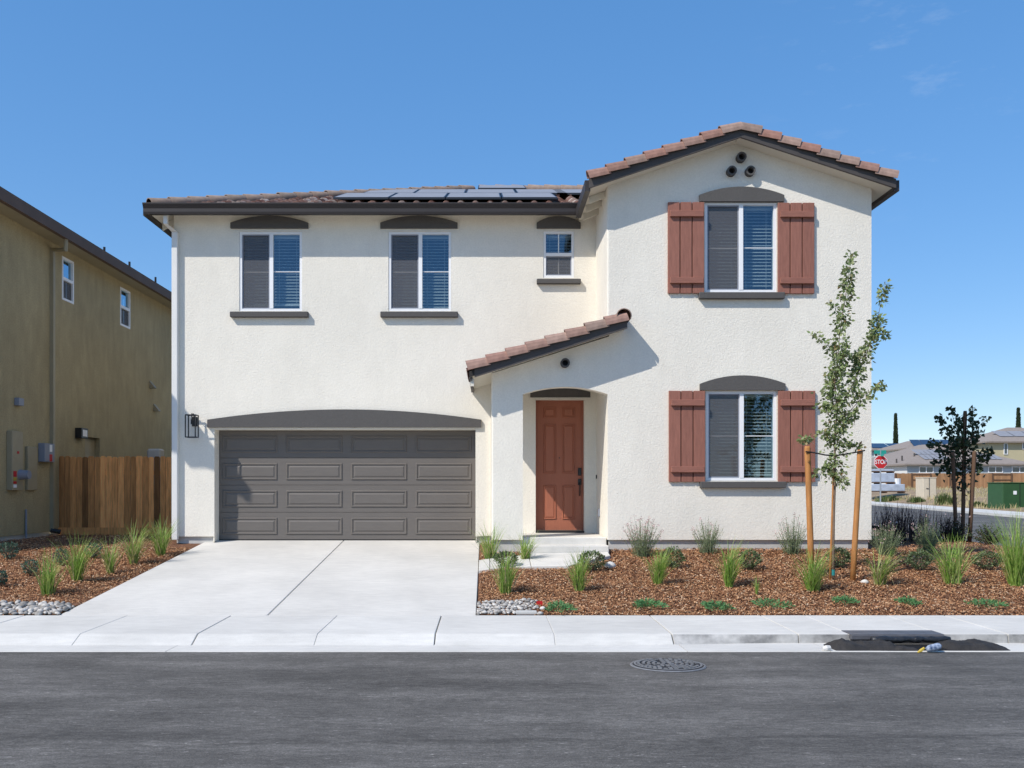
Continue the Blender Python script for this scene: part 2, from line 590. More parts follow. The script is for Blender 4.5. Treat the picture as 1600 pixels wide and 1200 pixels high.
MT['darkgrass'] = ramp_mat('purple_grass', [(0, (0.03, 0.02, 0.022)), (1, (0.07, 0.05, 0.05))], rough=0.6, transl=0.15)
MT['weed'] = ramp_mat('weed_leaf', [(0, (0.08, 0.12, 0.04)), (1, (0.16, 0.2, 0.07))], rough=0.7, transl=0.2)
MT['cypress'] = ramp_mat('cypress_leaf', [(0, (0.025, 0.04, 0.02)), (1, (0.05, 0.07, 0.035))], rough=0.7)
MT['fabric'] = M('black_filter_fabric', (0.034, 0.031, 0.029), 0.75, 0.3, 9, 0.6, 30, 0.02)
MT['fabric2'] = M('black_plastic_sheet', (0.02, 0.021, 0.024), 0.4, 0.3, 9, 0.6, 30, 0.02, spec=0.5)
MT['pitshade'] = M('pit_shade', (0.008, 0.008, 0.009), 0.9, 0.3, 9)  # near-black colour standing for the shade in the drain pit
MT['iron'] = M('cast_iron', (0.18, 0.183, 0.19), 0.55, 0.2, 20, metal=0.1, spec=0.5)
MT['irondark'] = M('iron_recess', (0.02, 0.02, 0.022), 0.7, 0.2, 20)
MT['plate'] = M('steel_plate', (0.1, 0.1, 0.11), 0.5, 0.2, 6, spec=0.5)
MT['greybox'] = M('grey_enamel', (0.24, 0.26, 0.31), 0.5, 0.06, 4)
MT['olivebox'] = M('painted_box', (0.33, 0.285, 0.19), 0.5, 0.06, 4)
MT['red'] = M('red_paint', (0.5, 0.02, 0.022), 0.45, 0.05, 4)
MT['white'] = M('white_sign', (0.8, 0.8, 0.8), 0.5, 0.02, 4)
MT['yellow'] = M('yellow_label', (0.5, 0.36, 0.06), 0.5, 0.05, 4)
MT['teal'] = M('street_sign_green', (0.02, 0.3, 0.24), 0.5, 0.04, 4)
MT['galv'] = M('galvanised_steel', (0.4, 0.41, 0.42), 0.45, 0.1, 8, metal=0.6)
MT['green'] = M('transformer_green', (0.03, 0.085, 0.03), 0.5, 0.1, 3)
MT['beige'] = M('beige_cabinet', (0.6, 0.52, 0.4), 0.6, 0.05, 3)
MT['wrap'] = M('plastic_wrap', (0.42, 0.47, 0.55), 0.3, 0.2, 2, spec=0.6)
MT['shingle'] = M('grey_shingle', (0.27, 0.23, 0.2), 0.9, 0.12, 3)
MT['farwhite'] = M('white_siding', (0.68, 0.68, 0.66), 0.8, 0.03, 1)
MT['fargrey'] = M('grey_siding_and_shade', (0.4, 0.45, 0.47), 0.8, 0.04, 1)  # on the bungalow this grey is shade painted onto white walls
MT['farcream'] = M('cream_stucco', (0.5, 0.44, 0.28), 0.85, 0.04, 1)
MT['farglass'] = M('dark_window', (0.07, 0.09, 0.1), 0.1, 0.1, 2, spec=0.8)
MT['solarblue'] = M('blue_solar_glass', (0.02, 0.035, 0.07), 0.3, 0.1, 3, spec=0.8)
MT['blue'] = M('blue_wrapper', (0.06, 0.11, 0.24), 0.4, 0.4, 30, col2=(0.33, 0.38, 0.46))
MT['tape'] = M('green_tape', (0.02, 0.22, 0.22), 0.5, 0.05, 4)
MT['lampglass'] = glass_mat('lamp_glass', 0.012, (1, 1, 1), 0.98)


# ------------------------------------------------------------------ mesh helpers
class MB:
    def __init__(self):
        self.v, self.f, self.m = [], [], []

    def add(self, vs, fs, mi=0):
        o = len(self.v)
        self.v += [tuple(p) for p in vs]
        self.f += [tuple(i + o for i in f) for f in fs]
        self.m += [mi] * len(fs)
        return self

    def quad(self, a, b, c, d, mi=0):
        return self.add([a, b, c, d], [(0, 1, 2, 3)], mi)

    def box(self, x0, x1, y0, y1, z0, z1, mi=0, bev=0.0):
        if bev <= 0:
            vs = [(x0, y0, z0), (x1, y0, z0), (x1, y1, z0), (x0, y1, z0), (x0, y0, z1), (x1, y0, z1), (x1, y1, z1), (x0, y1, z1)]
            fs = [(3, 2, 1, 0), (4, 5, 6, 7), (0, 1, 5, 4), (1, 2, 6, 5), (2, 3, 7, 6), (3, 0, 4, 7)]
            return self.add(vs, fs, mi)
        b = bev
        cx, cy, cz = (x0 + x1) / 2, (y0 + y1) / 2, (z0 + z1) / 2
        hx, hy, hz = (x1 - x0) / 2, (y1 - y0) / 2, (z1 - z0) / 2
        vs, idx = [], {}
        for sx in (-1, 1):
            for sy in (-1, 1):
                for sz in (-1, 1):
                    for ax in range(3):
                        p = [hx - b, hy - b, hz - b]
                        p[ax] += b
                        idx[(sx, sy, sz, ax)] = len(vs)
                        vs.append((cx + sx * p[0], cy + sy * p[1], cz + sz * p[2]))
        fs = []
        for ax in range(3):
            o = [a for a in range(3) if a != ax]
            for s in (-1, 1):
                q = []
                for (a, c) in ((-1, -1), (1, -1), (1, 1), (-1, 1)):
                    k = [0, 0, 0]
                    k[ax] = s
                    k[o[0]] = a
                    k[o[1]] = c
                    q.append(idx[(k[0], k[1], k[2], ax)])
                flip = (s > 0) != (ax != 1)
                fs.append(tuple(reversed(q)) if flip else tuple(q))
        for ax in range(3):
            o = [a for a in range(3) if a != ax]
            for a in (-1, 1):
                for c in (-1, 1):
                    q = []
                    for (s, fa) in ((-1, o[0]), (1, o[0]), (1, o[1]), (-1, o[1])):
                        k = [0, 0, 0]
                        k[ax] = s
                        k[o[0]] = a
                        k[o[1]] = c
                        q.append(idx[(k[0], k[1], k[2], fa)])
                    fs.append(tuple(q))
        for sx in (-1, 1):
            for sy in (-1, 1):
                for sz in (-1, 1):
                    fs.append(tuple(idx[(sx, sy, sz, a)] for a in range(3)))
        # orient outward
        c = Vector((cx, cy, cz))
        ff = []
        for f in fs:
            p = [Vector(vs[i]) for i in f]
            n = (p[1] - p[0]).cross(p[2] - p[0])
            mid = sum(p, Vector()) / len(p)
            ff.append(f if n.dot(mid - c) > 0 else tuple(reversed(f)))
        return self.add(vs, ff, mi)

    def prism_y(self, pts, y0, y1, mi=0):
        """closed convex-or-not outline in XZ (any winding) between two depths"""
        n = len(pts)
        a = sum(pts[i][0] * pts[(i + 1) % n][1] - pts[(i + 1) % n][0] * pts[i][1] for i in range(n))
        if a < 0:
            pts = list(reversed(pts))
        vs = [(x, y0, z) for x, z in pts] + [(x, y1, z) for x, z in pts]
        fs = [tuple(range(n)), tuple(range(2 * n - 1, n - 1, -1))]
        fs += [(i + n, (i + 1) % n + n, (i + 1) % n, i) for i in range(n)]
        return self.add(vs, fs, mi)

    def prism_x(self, pts, x0, x1, mi=0):
        n = len(pts)
        a = sum(pts[i][0] * pts[(i + 1) % n][1] - pts[(i + 1) % n][0] * pts[i][1] for i in range(n))
        if a > 0:
            pts = list(reversed(pts))
        vs = [(x0, y, z) for y, z in pts] + [(x1, y, z) for y, z in pts]
        fs = [tuple(range(n)), tuple(range(2 * n - 1, n - 1, -1))]
        fs += [(i + n, (i + 1) % n + n, (i + 1) % n, i) for i in range(n)]
        return self.add(vs, fs, mi)

    def tube(self, path, radii, seg=8, cap=True, mi=0, sx=1.0):
        rings = []
        path = [Vector(p) for p in path]
        if not hasattr(radii, '__len__'):
            radii = [radii] * len(path)
        o = len(self.v)
        for i, p in enumerate(path):
            a = path[max(i - 1, 0)]
            c = path[min(i + 1, len(path) - 1)]
            t = (c - a).normalized()
            ref = Vector((0, 1, 0)) if abs(t.y) < 0.9 else Vector((1, 0, 0))
            u = t.cross(ref).normalized()
            w = u.cross(t).normalized()
            for k in range(seg):
                an = 2 * math.pi * k / seg
                q = p + (u * math.cos(an) * sx + w * math.sin(an)) * radii[i]
                self.v.append(tuple(q))
        for i in range(len(path) - 1):
            for k in range(seg):
                k2 = (k + 1) % seg
                self.f.append((o + i * seg + k, o + i * seg + k2, o + (i + 1) * seg + k2, o + (i + 1) * seg + k))
                self.m.append(mi)
        if cap:
            self.f.append(tuple(o + k for k in reversed(range(seg))))
            self.f.append(tuple(o + (len(path) - 1) * seg + k for k in range(seg)))
            self.m += [mi, mi]
        return self

    def build(self, name, mats, parent=None, smooth=False, kind=None, loc=None):
        me = bpy.data.meshes.new(name)
        me.from_pydata(self.v, [], self.f)
        if not isinstance(mats, (list, tuple)):
            mats = [mats]
        for m in mats:
            me.materials.append(m)
        if len(mats) > 1:
            me.polygons.foreach_set('material_index', self.m)
        if smooth:
            me.polygons.foreach_set('use_smooth', [True] * len(me.polygons))
        me.update()
        return link(name, me, parent, kind, loc)


def link(name, me, parent=None, kind=None, loc=None, mw=None):
    o = bpy.data.objects.new(name, me)
    COL.objects.link(o)
    if parent is not None:
        o.parent = parent
        base = WLOC.get(parent.name, Vector((0, 0, 0)))
        if mw is not None:
            o.matrix_local = Matrix.Translation(-base) @ mw
        elif loc is not None:
            o.location = loc
        else:
            o.location = -base
            WLOC[o.name] = Vector((0, 0, 0))
    else:
        if mw is not None:
            o.matrix_world = mw
        elif loc is not None:
            o.location = loc
            WLOC[o.name] = Vector(loc)
    if kind:
        o['kind'] = kind
    return o


WLOC = {}


def thing(name, label, cat, loc=(0, 0, 0), group=None):
    o = bpy.data.objects.new(name, None)
    o.empty_display_size = 0.2
    COL.objects.link(o)
    o.location = loc
    WLOC[o.name] = Vector(loc)
    o['label'] = label
    o['category'] = cat
    if group:
        o['group'] = group
    return o


def tag(o, label, cat, group=None):
    o['label'] = label
    o['category'] = cat
    if group:
        o['group'] = group
    return o


def structure(name, mb, mat, smooth=False):
    o = mb.build(name, mat, None, smooth, 'structure')
    return o


def struct_empty(name):
    o = bpy.data.objects.new(name, None)
    COL.objects.link(o)
    o['kind'] = 'structure'
    WLOC[o.name] = Vector((0, 0, 0))
    return o


def wall_y(mb, outline, holes, y, reveal=0.15, mi=0):
    """front wall facing -Y at depth y, outline / holes lists of (x,z)"""
    loops = [[Vector((x, z, 0)) for x, z in lp] for lp in [outline] + holes]
    tris = tessellate_polygon(loops)
    pts = [(p.x, y, p.y) for lp in loops for p in lp]
    fs = []
    for t in tris:
        a, b, c = (Vector(pts[i]) for i in t)
        n = (b - a).cross(c - a)
        fs.append(tuple(t) if n.y < 0 else tuple(reversed(t)))
    mb.add(pts, fs, mi)
    for h in holes:
        n = len(h)
        ar = sum(h[i][0] * h[(i + 1) % n][1] - h[(i + 1) % n][0] * h[i][1] for i in range(n))
        hh = h if ar > 0 else list(reversed(h))
        for i in range(n):
            (x0, z0), (x1, z1) = hh[i], hh[(i + 1) % n]
            mb.quad((x0, y, z0), (x1, y, z1), (x1, y + reveal, z1), (x0, y + reveal, z0), mi)
    return mb


def rect(x0, x1, z0, z1):
    return [(x0, z0), (x1, z0), (x1, z1), (x0, z1)]


def arch_outline(x0, x1, zb, ze, zc, n=18):
    """flat bottom zb, arc from (x0,ze) over crown zc to (x1,ze)"""
    w = (x1 - x0) / 2
    s = zc - ze
    R = (w * w + s * s) / (2 * s)
    xm, z0 = (x0 + x1) / 2, zc - R
    a = math.asin(w / R)
    pts = [(x0, zb), (x1, zb)]
    for i in range(n + 1):
        t = a - 2 * a * i / n
        pts.append((xm + R * math.sin(t), z0 + R * math.cos(t)))
    return pts


def dup_part(src, parent, mw):
    o = src.copy()
    COL.objects.link(o)
    o.parent = parent
    o.matrix_local = Matrix.Translation(-WLOC.get(parent.name, Vector())) @ mw
    return o


# ------------------------------------------------------------------ levels
YM, YW = 17.6, 15.93            # main front wall, wing front wall
SWB, SWF = 11.65, 10.28         # sidewalk back and front


def bed_slope(x):
    if x < -5:
        return 0.0945 + min(0.012, max(0.0, (-5.4 - x) * 0.004))
    if x < 0.3:
        return 0.0965 + 0.0215 * max(0.0, (x + 0.13) / 0.43)
    if x < 3:
        return 0.118 + 0.012 * (x - 0.3) / 2.7
    return 0.13


def bed_z(x, y):
    z = 0.13 + bed_slope(x) * (y - SWB)
    z = min(z, 0.735 if x < -5 else 0.70)
    if x > 9.0:
        z -= 0.1 * (x - 9.0)
    return z


def bed_point(px, py):
    """point where the pixel meets the sloping planting bed"""
    lo, hi = 11.0, 22.0
    for _ in range(40):
        mid = (lo + hi) / 2
        zz = V(py, mid)
        if zz > bed_z(U(px, mid), mid):
            lo = mid
        else:
            hi = mid
    d = (lo + hi) / 2
    return Vector((U(px, d), d, bed_z(U(px, d), d)))


# ------------------------------------------------------------------ ground, streets
def grid(xs, ys, zf):
    mb = MB()
    vs = [(x, y, zf(x, y)) for y in ys for x in xs]
    n = len(xs)
    fs = [(j * n + i, j * n + i + 1, (j + 1) * n + i + 1, (j + 1) * n + i) for j in range(len(ys) - 1) for i in range(n - 1)]
    mb.add(vs, fs)
    return mb


def lerp(x, pts):
    if x <= pts[0][0]:
        return pts[0][1]
    for (a, b), (c, d) in zip(pts, pts[1:]):
        if x <= c:
            return b + (d - b) * (x - a) / (c - a)
    return pts[-1][1]


def ground_z(x, y):
    return lerp(y, [(-50, -0.15), (10, -0.15), (11.6, -0.05), (16, 0.3), (24, 0.1), (60, 0.3), (75, 0.36), (110, 1.0), (200, 1.3)]) - 0.05


structure('ground', grid([-1500, -300, -60, -20, -10, -6, 0, 6, 9, 11, 12.6, 20, 26, 40, 80, 200, 500, 1500],
                         [-300, -40, -9, 0, 9.5, 11.6, 13, 16, 20, 24, 30, 40, 60, 85, 110, 200, 600, 1500], ground_z), MT['farground'])


def road_z(x, y):
    return 0.018 + 0.02 * min(9.7 - y, 5.0) - (0.02 * max(0, 4.7 - y))


structure('road', grid([-80, -30, -12, -6, 0, 6, 12, 30, 80], [-6, -3, 0, 2, 4.7, 6, 7.5, 9, 9.72], road_z), MT['asphalt'])


def street_z(x, y):
    return lerp(y, [(9.75, 0.01), (24, 0.18), (60, 0.38), (75, 0.45), (110, 1.1), (200, 1.45)])


def street_left(y):
    return 13.0 + (y - 20) * 0.12


def slanted(y, a, b):
    return [(street_left(y) + a), (street_left(y) + b)]


def strip(name, a, b, y0, y1, dz, mat, n=24):
    mb = MB()
    vs, fs = [], []
    for i in range(n + 1):
        y = y0 + (y1 - y0) * i / n
        l, r = slanted(y, a, b)
        vs += [(l, y, street_z(0, y) + dz), (r, y, street_z(0, y) + dz)]
    fs = [(2 * i, 2 * i + 1, 2 * i + 3, 2 * i + 2) for i in range(n)]
    mb.add(vs, fs)
    return mb


structure('side_street', strip('s', 0, 9.0, 9.9, 160, 0.0, MT['asphalt']), MT['asphalt'])
mb = strip('k', 9.0, 11.2, 20, 160, 0.12, None)
n0 = len(mb.v)
v2 = [(x, y, z - 0.14) for i, (x, y, z) in enumerate(mb.v) if i % 2 == 0]
mb.add([p for a, b in zip(mb.v[0::2], v2) for p in (a, b)], [(2 * i, 2 * i + 2, 2 * i + 3, 2 * i + 1) for i in range(24)])
structure('far_pavement', mb, MT['walk'])


def lot_z(x, y):
    edge = street_left(y) + 11.2
    base = street_z(0, y) + 0.12
    t = max(0, min(1, (x - edge) / 5.0))
    bumpy = 0.5 * mnoise.noise(Vector((x * 0.13, y * 0.11, 3.1))) + 0.2 * mnoise.noise(Vector((x * 0.5, y * 0.45, 7)))
    rise = lerp(y, [(20, 0.2), (45, 0.3), (60, 0.5), (80, 0.8), (105, 0.45)])
    return base - 0.03 + t * (rise + 0.35 * bumpy)


mb = MB()
ys = [28 + i * 1.5 for i in range(60)]
us = [0, 0.6, 1.2, 2, 3, 4, 5.5, 7, 9, 12, 15, 19, 24, 30, 40, 55, 75]
vs = [(street_left(y) + 11.2 + u, y, lot_z(street_left(y) + 11.2 + u, y)) for y in ys for u in us]
k = len(us)
mb.add(vs, [(j * k + i, j * k + i + 1, (j + 1) * k + i + 1, (j + 1) * k + i) for j in range(len(ys) - 1) for i in range(k - 1)])
structure('dirt_lot', mb, MT['earth'], True)

# planting beds
rs = random.Random(5)


def bed_mesh(x0, x1, y0, y1, nx, ny, hole=None):
    def zf(x, y):
        e = min(1, (x - x0) / 0.1, (x1 - x) / 0.1, (y - y0) / 0.1)
        return bed_z(x, y) - 0.035 + 0.03 * mnoise.noise(Vector((x * 1.7, y * 1.7, 0))) * max(0, e)
    return grid([x0 + (x1 - x0) * i / nx for i in range(nx + 1)], [y0 + (y1 - y0) * j / ny for j in range(ny + 1)], zf)


structure('mulch_bed', bed_mesh(-9.3, -5.375, 11.66, 22, 40, 80), MT['soil'], True)
structure('mulch_bed', bed_mesh(-0.125, 14.0, 11.66, 19.0, 110, 70), MT['soil'], True)

PATH = [(-0.13, 1.0, 13.98, 14.72), (0.62, 2.15, 13.98, 15.36)]


def in_path(x, y):
    return (-0.13 < x < 1.32 and 14.55 < y < 15.55) or (0.66 < x < 2.1 and 14.9 < y < 15.75 and y > 14.55 + 0.9 * (x - 1.3))


chips = MB()
rc = random.Random(11)


def chip(x, y, z, L, W):
    a = rc.uniform(0, 2 * math.pi)
    tilt = rc.gauss(0, 0.17)
    roll = rc.gauss(0, 0.24)
    ca, sa = math.cos(a), math.sin(a)
    u = Vector((ca * math.cos(tilt), sa * math.cos(tilt), math.sin(tilt)))
    w = Vector((-sa * math.cos(roll), ca * math.cos(roll), math.sin(roll)))
    p = Vector((x, y, z))
    b = Vector((0, 0, rc.uniform(0.0, 0.012)))
    vs = [p - u * L - w * W, p - u * L * 0.8 + w * W, p + w * W * 0.9 + b, p - w * W + b, p + u * L + w * W * 0.4, p + u * L * 0.9 - w * W]
    chips.add(vs, [(0, 3, 2, 1), (3, 5, 4, 2)])


def scatter_chips(x0, x1, y0, y1, n):
    for _ in range(n):
        x, y = rc.uniform(x0, x1), rc.uniform(y0, y1)
        if in_path(x, y):
            continue
        if 0.55 < x < 2.1 and y > 15.6 or (0.0 < x < 6.65 and y > 15.97):
            continue
        L = rc.uniform(0.008, 0.032) * (1.5 if rc.random() < 0.05 else 1)
        chip(x, y, bed_z(x, y) - 0.02 + 0.03 * mnoise.noise(Vector((x * 1.7, y * 1.7, 0))) + rc.uniform(0, 0.02), L, rc.uniform(0.003, 0.009))


scatter_chips(-9.2, -5.39, 11.68, 17.0, 34000)
scatter_chips(-9.2, -6.0, 17.0, 20.0, 3000)
scatter_chips(-0.1, 9.0, 11.68, 16.1, 90000)
scatter_chips(-0.1, 0.08, 16.0, 17.5, 300)
scatter_chips(6.65, 11.5, 15.5, 18.5, 4500)
chips.build('bark_mulch', MT['chips'], None, False, 'stuff')

# driveway slabs
drive = struct_empty('driveway')


def slab_plane(x0, x1, y0, y1, z0, z1, name, mat, parent, ch=0.008, th=0.12):
    c = ch
    vs = [(x0, y0, z0 - c), (x1, y0, z0 - c), (x1, y1, z1 - c), (x0, y1, z1 - c),
          (x0 + c, y0 + c, z0), (x1 - c, y0 + c, z0), (x1 - c, y1 - c, z1), (x0 + c, y1 - c, z1),
          (x0, y0, z0 - th), (x1, y0, z0 - th), (x1, y1, z1 - th), (x0, y1, z1 - th)]
    fs = [(4, 5, 6, 7), (0, 1, 5, 4), (1, 2, 6, 5), (2, 3, 7, 6), (3, 0, 4, 7), (8, 9, 1, 0), (9, 10, 2, 1), (10, 11, 3, 2), (11, 8, 0, 3)]
    return MB().add(vs, fs).build(name, mat, parent)


slab_plane(-5.375, -2.757, SWB + 0.006, 17.95, 0.131, 0.712, 'slab', MT['drive'], drive)
slab_plane(-2.745, -0.13, SWB + 0.006, 17.95, 0.131, 0.712, 'slab', MT['drive'], drive)

# sidewalk slabs with the rolled kerb cast in
walk = struct_empty('sidewalk')
joints = [-14, -11.2, -8.4, -5.79, -4.5, -3.2, -1.87, -0.565, 0.75, 2.05, 3.44, 4.0, 5.02, 5.75, 7.2, 9.5, 12]


def kerb_profile(x):
    t = max(0, min(1, (x - 1.4) / 1.8))
    yk = SWF + (0.0 if x < 5 else 0.0)
    front_y = 10.07 + t * 0.15
    top_y = SWF - t * 0.04
    return [(SWB, 0.131), (top_y + 0.02, 0.118 + 0.005 * t), (top_y - 0.005, 0.112 + 0.006 * t), (front_y, 0.026 - 0.0 * t), (front_y, -0.1)]


for x0, x1 in zip(joints, joints[1:]):
    g = 0.006 if any(abs(x0 - q) < 0.01 for q in (-5.79, -3.2, -0.565, 2.05, 3.44, 5.75)) else 0.0012
    g1 = 0.006 if any(abs(x1 - q) < 0.01 for q in (-5.79, -3.2, -0.565, 2.05, 3.44, 5.75)) else 0.0012
    n = max(1, int((x1 - x0) / 0.25))
    vs, fs = [], []
    xs = [x0 + g + (x1 - g1 - x0 - g) * i / n for i in range(n + 1)]
    xs = [xs[0]] + [xs[0] + 0.006] + xs[1:-1] + [xs[-1] - 0.006] + [xs[-1]]
    for i, x in enumerate(xs):
        drop = 0.006 if i in (0, len(xs) - 1) else 0
        for (y, z) in kerb_profile(x):
            vs.append((x, y, z - (drop if z > 0 else 0)))
    for i in range(len(xs) - 1):
        for j in range(4):
            a = i * 5 + j
            fs.append((a, a + 5, a + 6, a + 1)[::-1])
    fs.append((0, 1, 2, 3, 4))
    e = (len(xs) - 1) * 5
    fs.append((e + 4, e + 3, e + 2, e + 1, e))
    fs.append((e, 0, 4, e + 4))
    sm_ = MB().add(vs, fs)
    for fi in range((len(xs) - 1) * 4):
        if fi % 4 == 2:
            sm_.m[fi] = 1 if xs[fi // 4] > 1.9 else 0
    sm_.build('slab', [MT['walk'], MT['kerbface']], walk)
gp = MB()
gj = [-14, -8.4, -3.35, 2.1, 3.6, 5.9, 12]
for x0, x1 in zip(gj, gj[1:]):
    gp = MB()
    gp.prism_x([(9.70, 0.022), (9.705, 0.027), (10.06, 0.024), (10.22, 0.024), (10.22, -0.1), (9.70, -0.1)], x0 + 0.004, x1 - 0.004)
    gp.build('gutter_pan', MT['walk'], walk)
MB().box(-14, 12, 9.75, 11.6, -0.12, -0.02).build('joint_filler', MT['irondark'], walk)

# garden path and porch
path = struct_empty('garden_path')
def path_slab(pts):
    """slab outline (x, y), counter clockwise, laid on the bed"""
    c = MB()
    n_ = len(pts)
    cx_, cy_ = sum(p[0] for p in pts) / n_, sum(p[1] for p in pts) / n_
    zz = lambda x, y: bed_z(x, y) + 0.014
    inn = [(x + (cx_ - x) * 0.012, y + (cy_ - y) * 0.012) for x, y in pts]
    vs = [(x, y, zz(x, y)) for x, y in inn] + [(x, y, zz(x, y) - 0.008) for x, y in pts] + [(x, y, zz(x, y) - 0.15) for x, y in pts]
    fs = [tuple(range(n_))]
    for i in range(n_):
        j = (i + 1) % n_
        fs += [(i, n_ + i, n_ + j, j), (n_ + i, 2 * n_ + i, 2 * n_ + j, n_ + j)]
    c.add(vs, fs).build('slab', MT['drive'], path)


path_slab([(-0.122, 14.6), (0.05, 14.6), (0.05, 15.5), (-0.122, 15.5)])
path_slab([(0.06, 14.6), (0.7, 14.6), (0.7, 15.28), (0.62, 15.5), (0.06, 15.5)])
path_slab([(0.71, 14.6), (1.3, 14.6), (2.05, 15.35), (2.05, 15.64), (0.71, 15.64)])

# ------------------------------------------------------------------ the house
HB = (0.35, 19.0, 0.7)
house = thing('house', 'white stucco two storey house with brown shutters and grey double garage door', 'house', HB)

XL, XR, XG = -5.93, 6.61, 2.072      # left wall, right wall, wing left corner
XPL = 0.085                          # portico left corner
ZTOP = 6.955


def hole_px(x0, x1, y0, y1, d):
    return (U(x0, d), U(x1, d), V(y1, d), V(y0, d))


WINS = {
    'a': hole_px(374, 472, 362, 486, YM), 'b': hole_px(607, 705, 362, 486, YM), 'c': hole_px(849, 897, 361, 434, YM),
    'd': hole_px(1101, 1213.5, 316, 457, YW), 'e': hole_px(1103, 1213.5, 611, 751, YW)}
GX0, GX1, GZ0, GZ1 = U(335, YM), U(743, YM), 0.70, V(671, YM)
DX0, DX1, DZ0, DZ1 = U(837, YM), U(913, YM), 0.885, V(624.5, YM)

# main front wall
wm = MB()
zb = 0.80
outl = [(XL, zb), (GX0, zb), (GX0, GZ1), (GX1, GZ1), (GX1, zb), (DX0, zb + 0.05), (DX0, DZ1), (DX1, DZ1), (DX1, zb + 0.05), (XG + 0.1, zb + 0.05), (XG + 0.1, ZTOP), (XL, ZTOP)]
wall_y(wm, outl, [rect(*WINS[k]) for k in 'abc'], YM, 0.16)
RG = 0.32
wm.quad((GX0, YM, 0.70), (GX0, YM, GZ1), (GX0, YM + RG, GZ1), (GX0, YM + RG, 0.70))
wm.quad((GX1, YM, GZ1), (GX1, YM, 0.70), (GX1, YM + RG, 0.70), (GX1, YM + RG, GZ1))
wm.quad((GX0, YM, GZ1), (GX1, YM, GZ1), (GX1, YM + RG, GZ1), (GX0, YM + RG, GZ1))
wm.quad((DX0, YM, DZ0), (DX0, YM, DZ1), (DX0, YM + 0.2, DZ1), (DX0, YM + 0.2, DZ0))
wm.quad((DX1, YM, DZ1), (DX1, YM, DZ0), (DX1, YM + 0.2, DZ0), (DX1, YM + 0.2, DZ1))
wm.quad((DX0, YM, DZ1), (DX1, YM, DZ1), (DX1, YM + 0.2, DZ1), (DX0, YM + 0.2, DZ1))
# side and back walls
wm.quad((XL, 28.6, zb), (XL, YM, zb), (XL, YM, ZTOP), (XL, 28.6, ZTOP))
wm.add([(XR, 19.0, zb), (XR, 28.6, zb), (XR, 28.6, ZTOP), (XR, 23.2, 8.95), (XR, 19.0, ZTOP + 0.5)], [(0, 1, 2, 3, 4)])
wm.quad((XR, 28.6, zb), (XL, 28.6, zb), (XL, 28.6, ZTOP), (XR, 28.6, ZTOP))
# underside lip at the foundation
wm.quad((XL, YM, zb), (XL, YM + 0.06, zb), (GX0, YM + 0.06, zb), (GX0, YM, zb))
# jamb legs down to the slab beside the garage door
wm.box(GX0 - 0.025, GX0 - 0.001, YM + 0.012, YM + RG, 0.70, zb - 0.001)
wm.box(GX1 + 0.001, GX1 + 0.025, YM + 0.012, YM + RG, 0.70, zb - 0.001)
wm.build('wall', MT['stucco'], house)
# cavity that closes the rooms off
MB().box(-5.7, 1.9, 17.85 + 0.9, 17.9 + 1.0, 0.9, 6.8).build('inner_wall', MT['void'], house)
MB().box(2.2, 6.5, 17.0, 17.1, 0.9, 6.8).build('inner_wall', MT['void'], house)
MB().box(-5.8, 1.95, 17.9, 19.0, 3.55, 3.7).build('upper_floor', MT['void'], house)
MB().box(2.2, 6.5, 16.2, 17.0, 3.75, 3.9).build('upper_floor', MT['void'], house)

# wing and portico front wall
XA0, XA1 = U(817, YW), U(949.5, YW)
ZA0, ZA1 = V(616, YW), V(604.5, YW)
RZ = lambda x: 4.43 - 0.32 * (2.37 - x)          # underside of the portico roof
APX, APZ, ESL = 4.265, 7.65, 0.332                # wing apex (wall)
wz = 0.833
r = 0.035
WLX = XG + r
outl = [(XPL + r, wz), (XA0, wz), (XA0, ZA0)]
arch = arch_outline(XA0, XA1, 0, ZA0, ZA1, 20)[2:]
outl += list(reversed(arch))[1:-1] if abs(arch[0][0] - XA1) < 1e-6 else arch[1:-1]
outl += [(XA1, ZA0), (XA1, wz), (XR, wz), (XR, APZ - ESL * (XR - APX)), (APX, APZ), (WLX, APZ - ESL * (APX - WLX)), (WLX, RZ(WLX) - 0.02), (XPL + r, RZ(XPL) - 0.0)]
ww = MB()
wall_y(ww, outl, [rect(*WINS[k]) for k in 'de'], YW, 0.16)
# arch reveal, thickness of the portico wall
TH = 0.22
seq = [(XA0, wz), (XA0, ZA0)] + (list(reversed(arch))[1:-1] if abs(arch[0][0] - XA1) < 1e-6 else arch[1:-1]) + [(XA1, ZA0), (XA1, wz)]
for (x0, z0), (x1, z1) in zip(seq, seq[1:]):
    ww.quad((x0, YW, z0), (x1, YW, z1), (x1, YW + TH, z1), (x0, YW + TH, z0))
# inside faces of the portico front wall (above arch and pier)
ww.quad((XPL, YW + TH, wz), (XPL, YW + TH, 3.9), (XA0, YW + TH, 3.9), (XA0, YW + TH, wz))
ww.quad((XA0, YW + TH, ZA1), (XA0, YW + TH, 4.0), (XA1, YW + TH, 4.0), (XA1, YW + TH, ZA1))
# rounded corners
for (xc, zlo, zhi) in ((XPL, wz, RZ(XPL)), (XG, RZ(XG) + 0.02, APZ - ESL * (APX - XG))):
    prev = None
    for i in range(6):
        a = math.pi / 2 * i / 5
        p = (xc + r - r * math.sin(a), YW + r - r * math.cos(a))
        if prev:
            ww.quad((prev[0], prev[1], zlo), (prev[0], prev[1], zhi), (p[0], p[1], zhi), (p[0], p[1], zlo))
        prev = p
# wing left wall and the right inner wall of the porch (same plane)
ww.quad((XG, YM + 0.05, RZ(XG)), (XG, YW + r, RZ(XG)), (XG, YW + r, 6.95), (XG, YM + 0.05, 6.95))
ww.quad((XA1, YM + 0.05, wz), (XA1, YW + TH, wz), (XA1, YW + TH, 4.4), (XA1, YM + 0.05, 4.4))
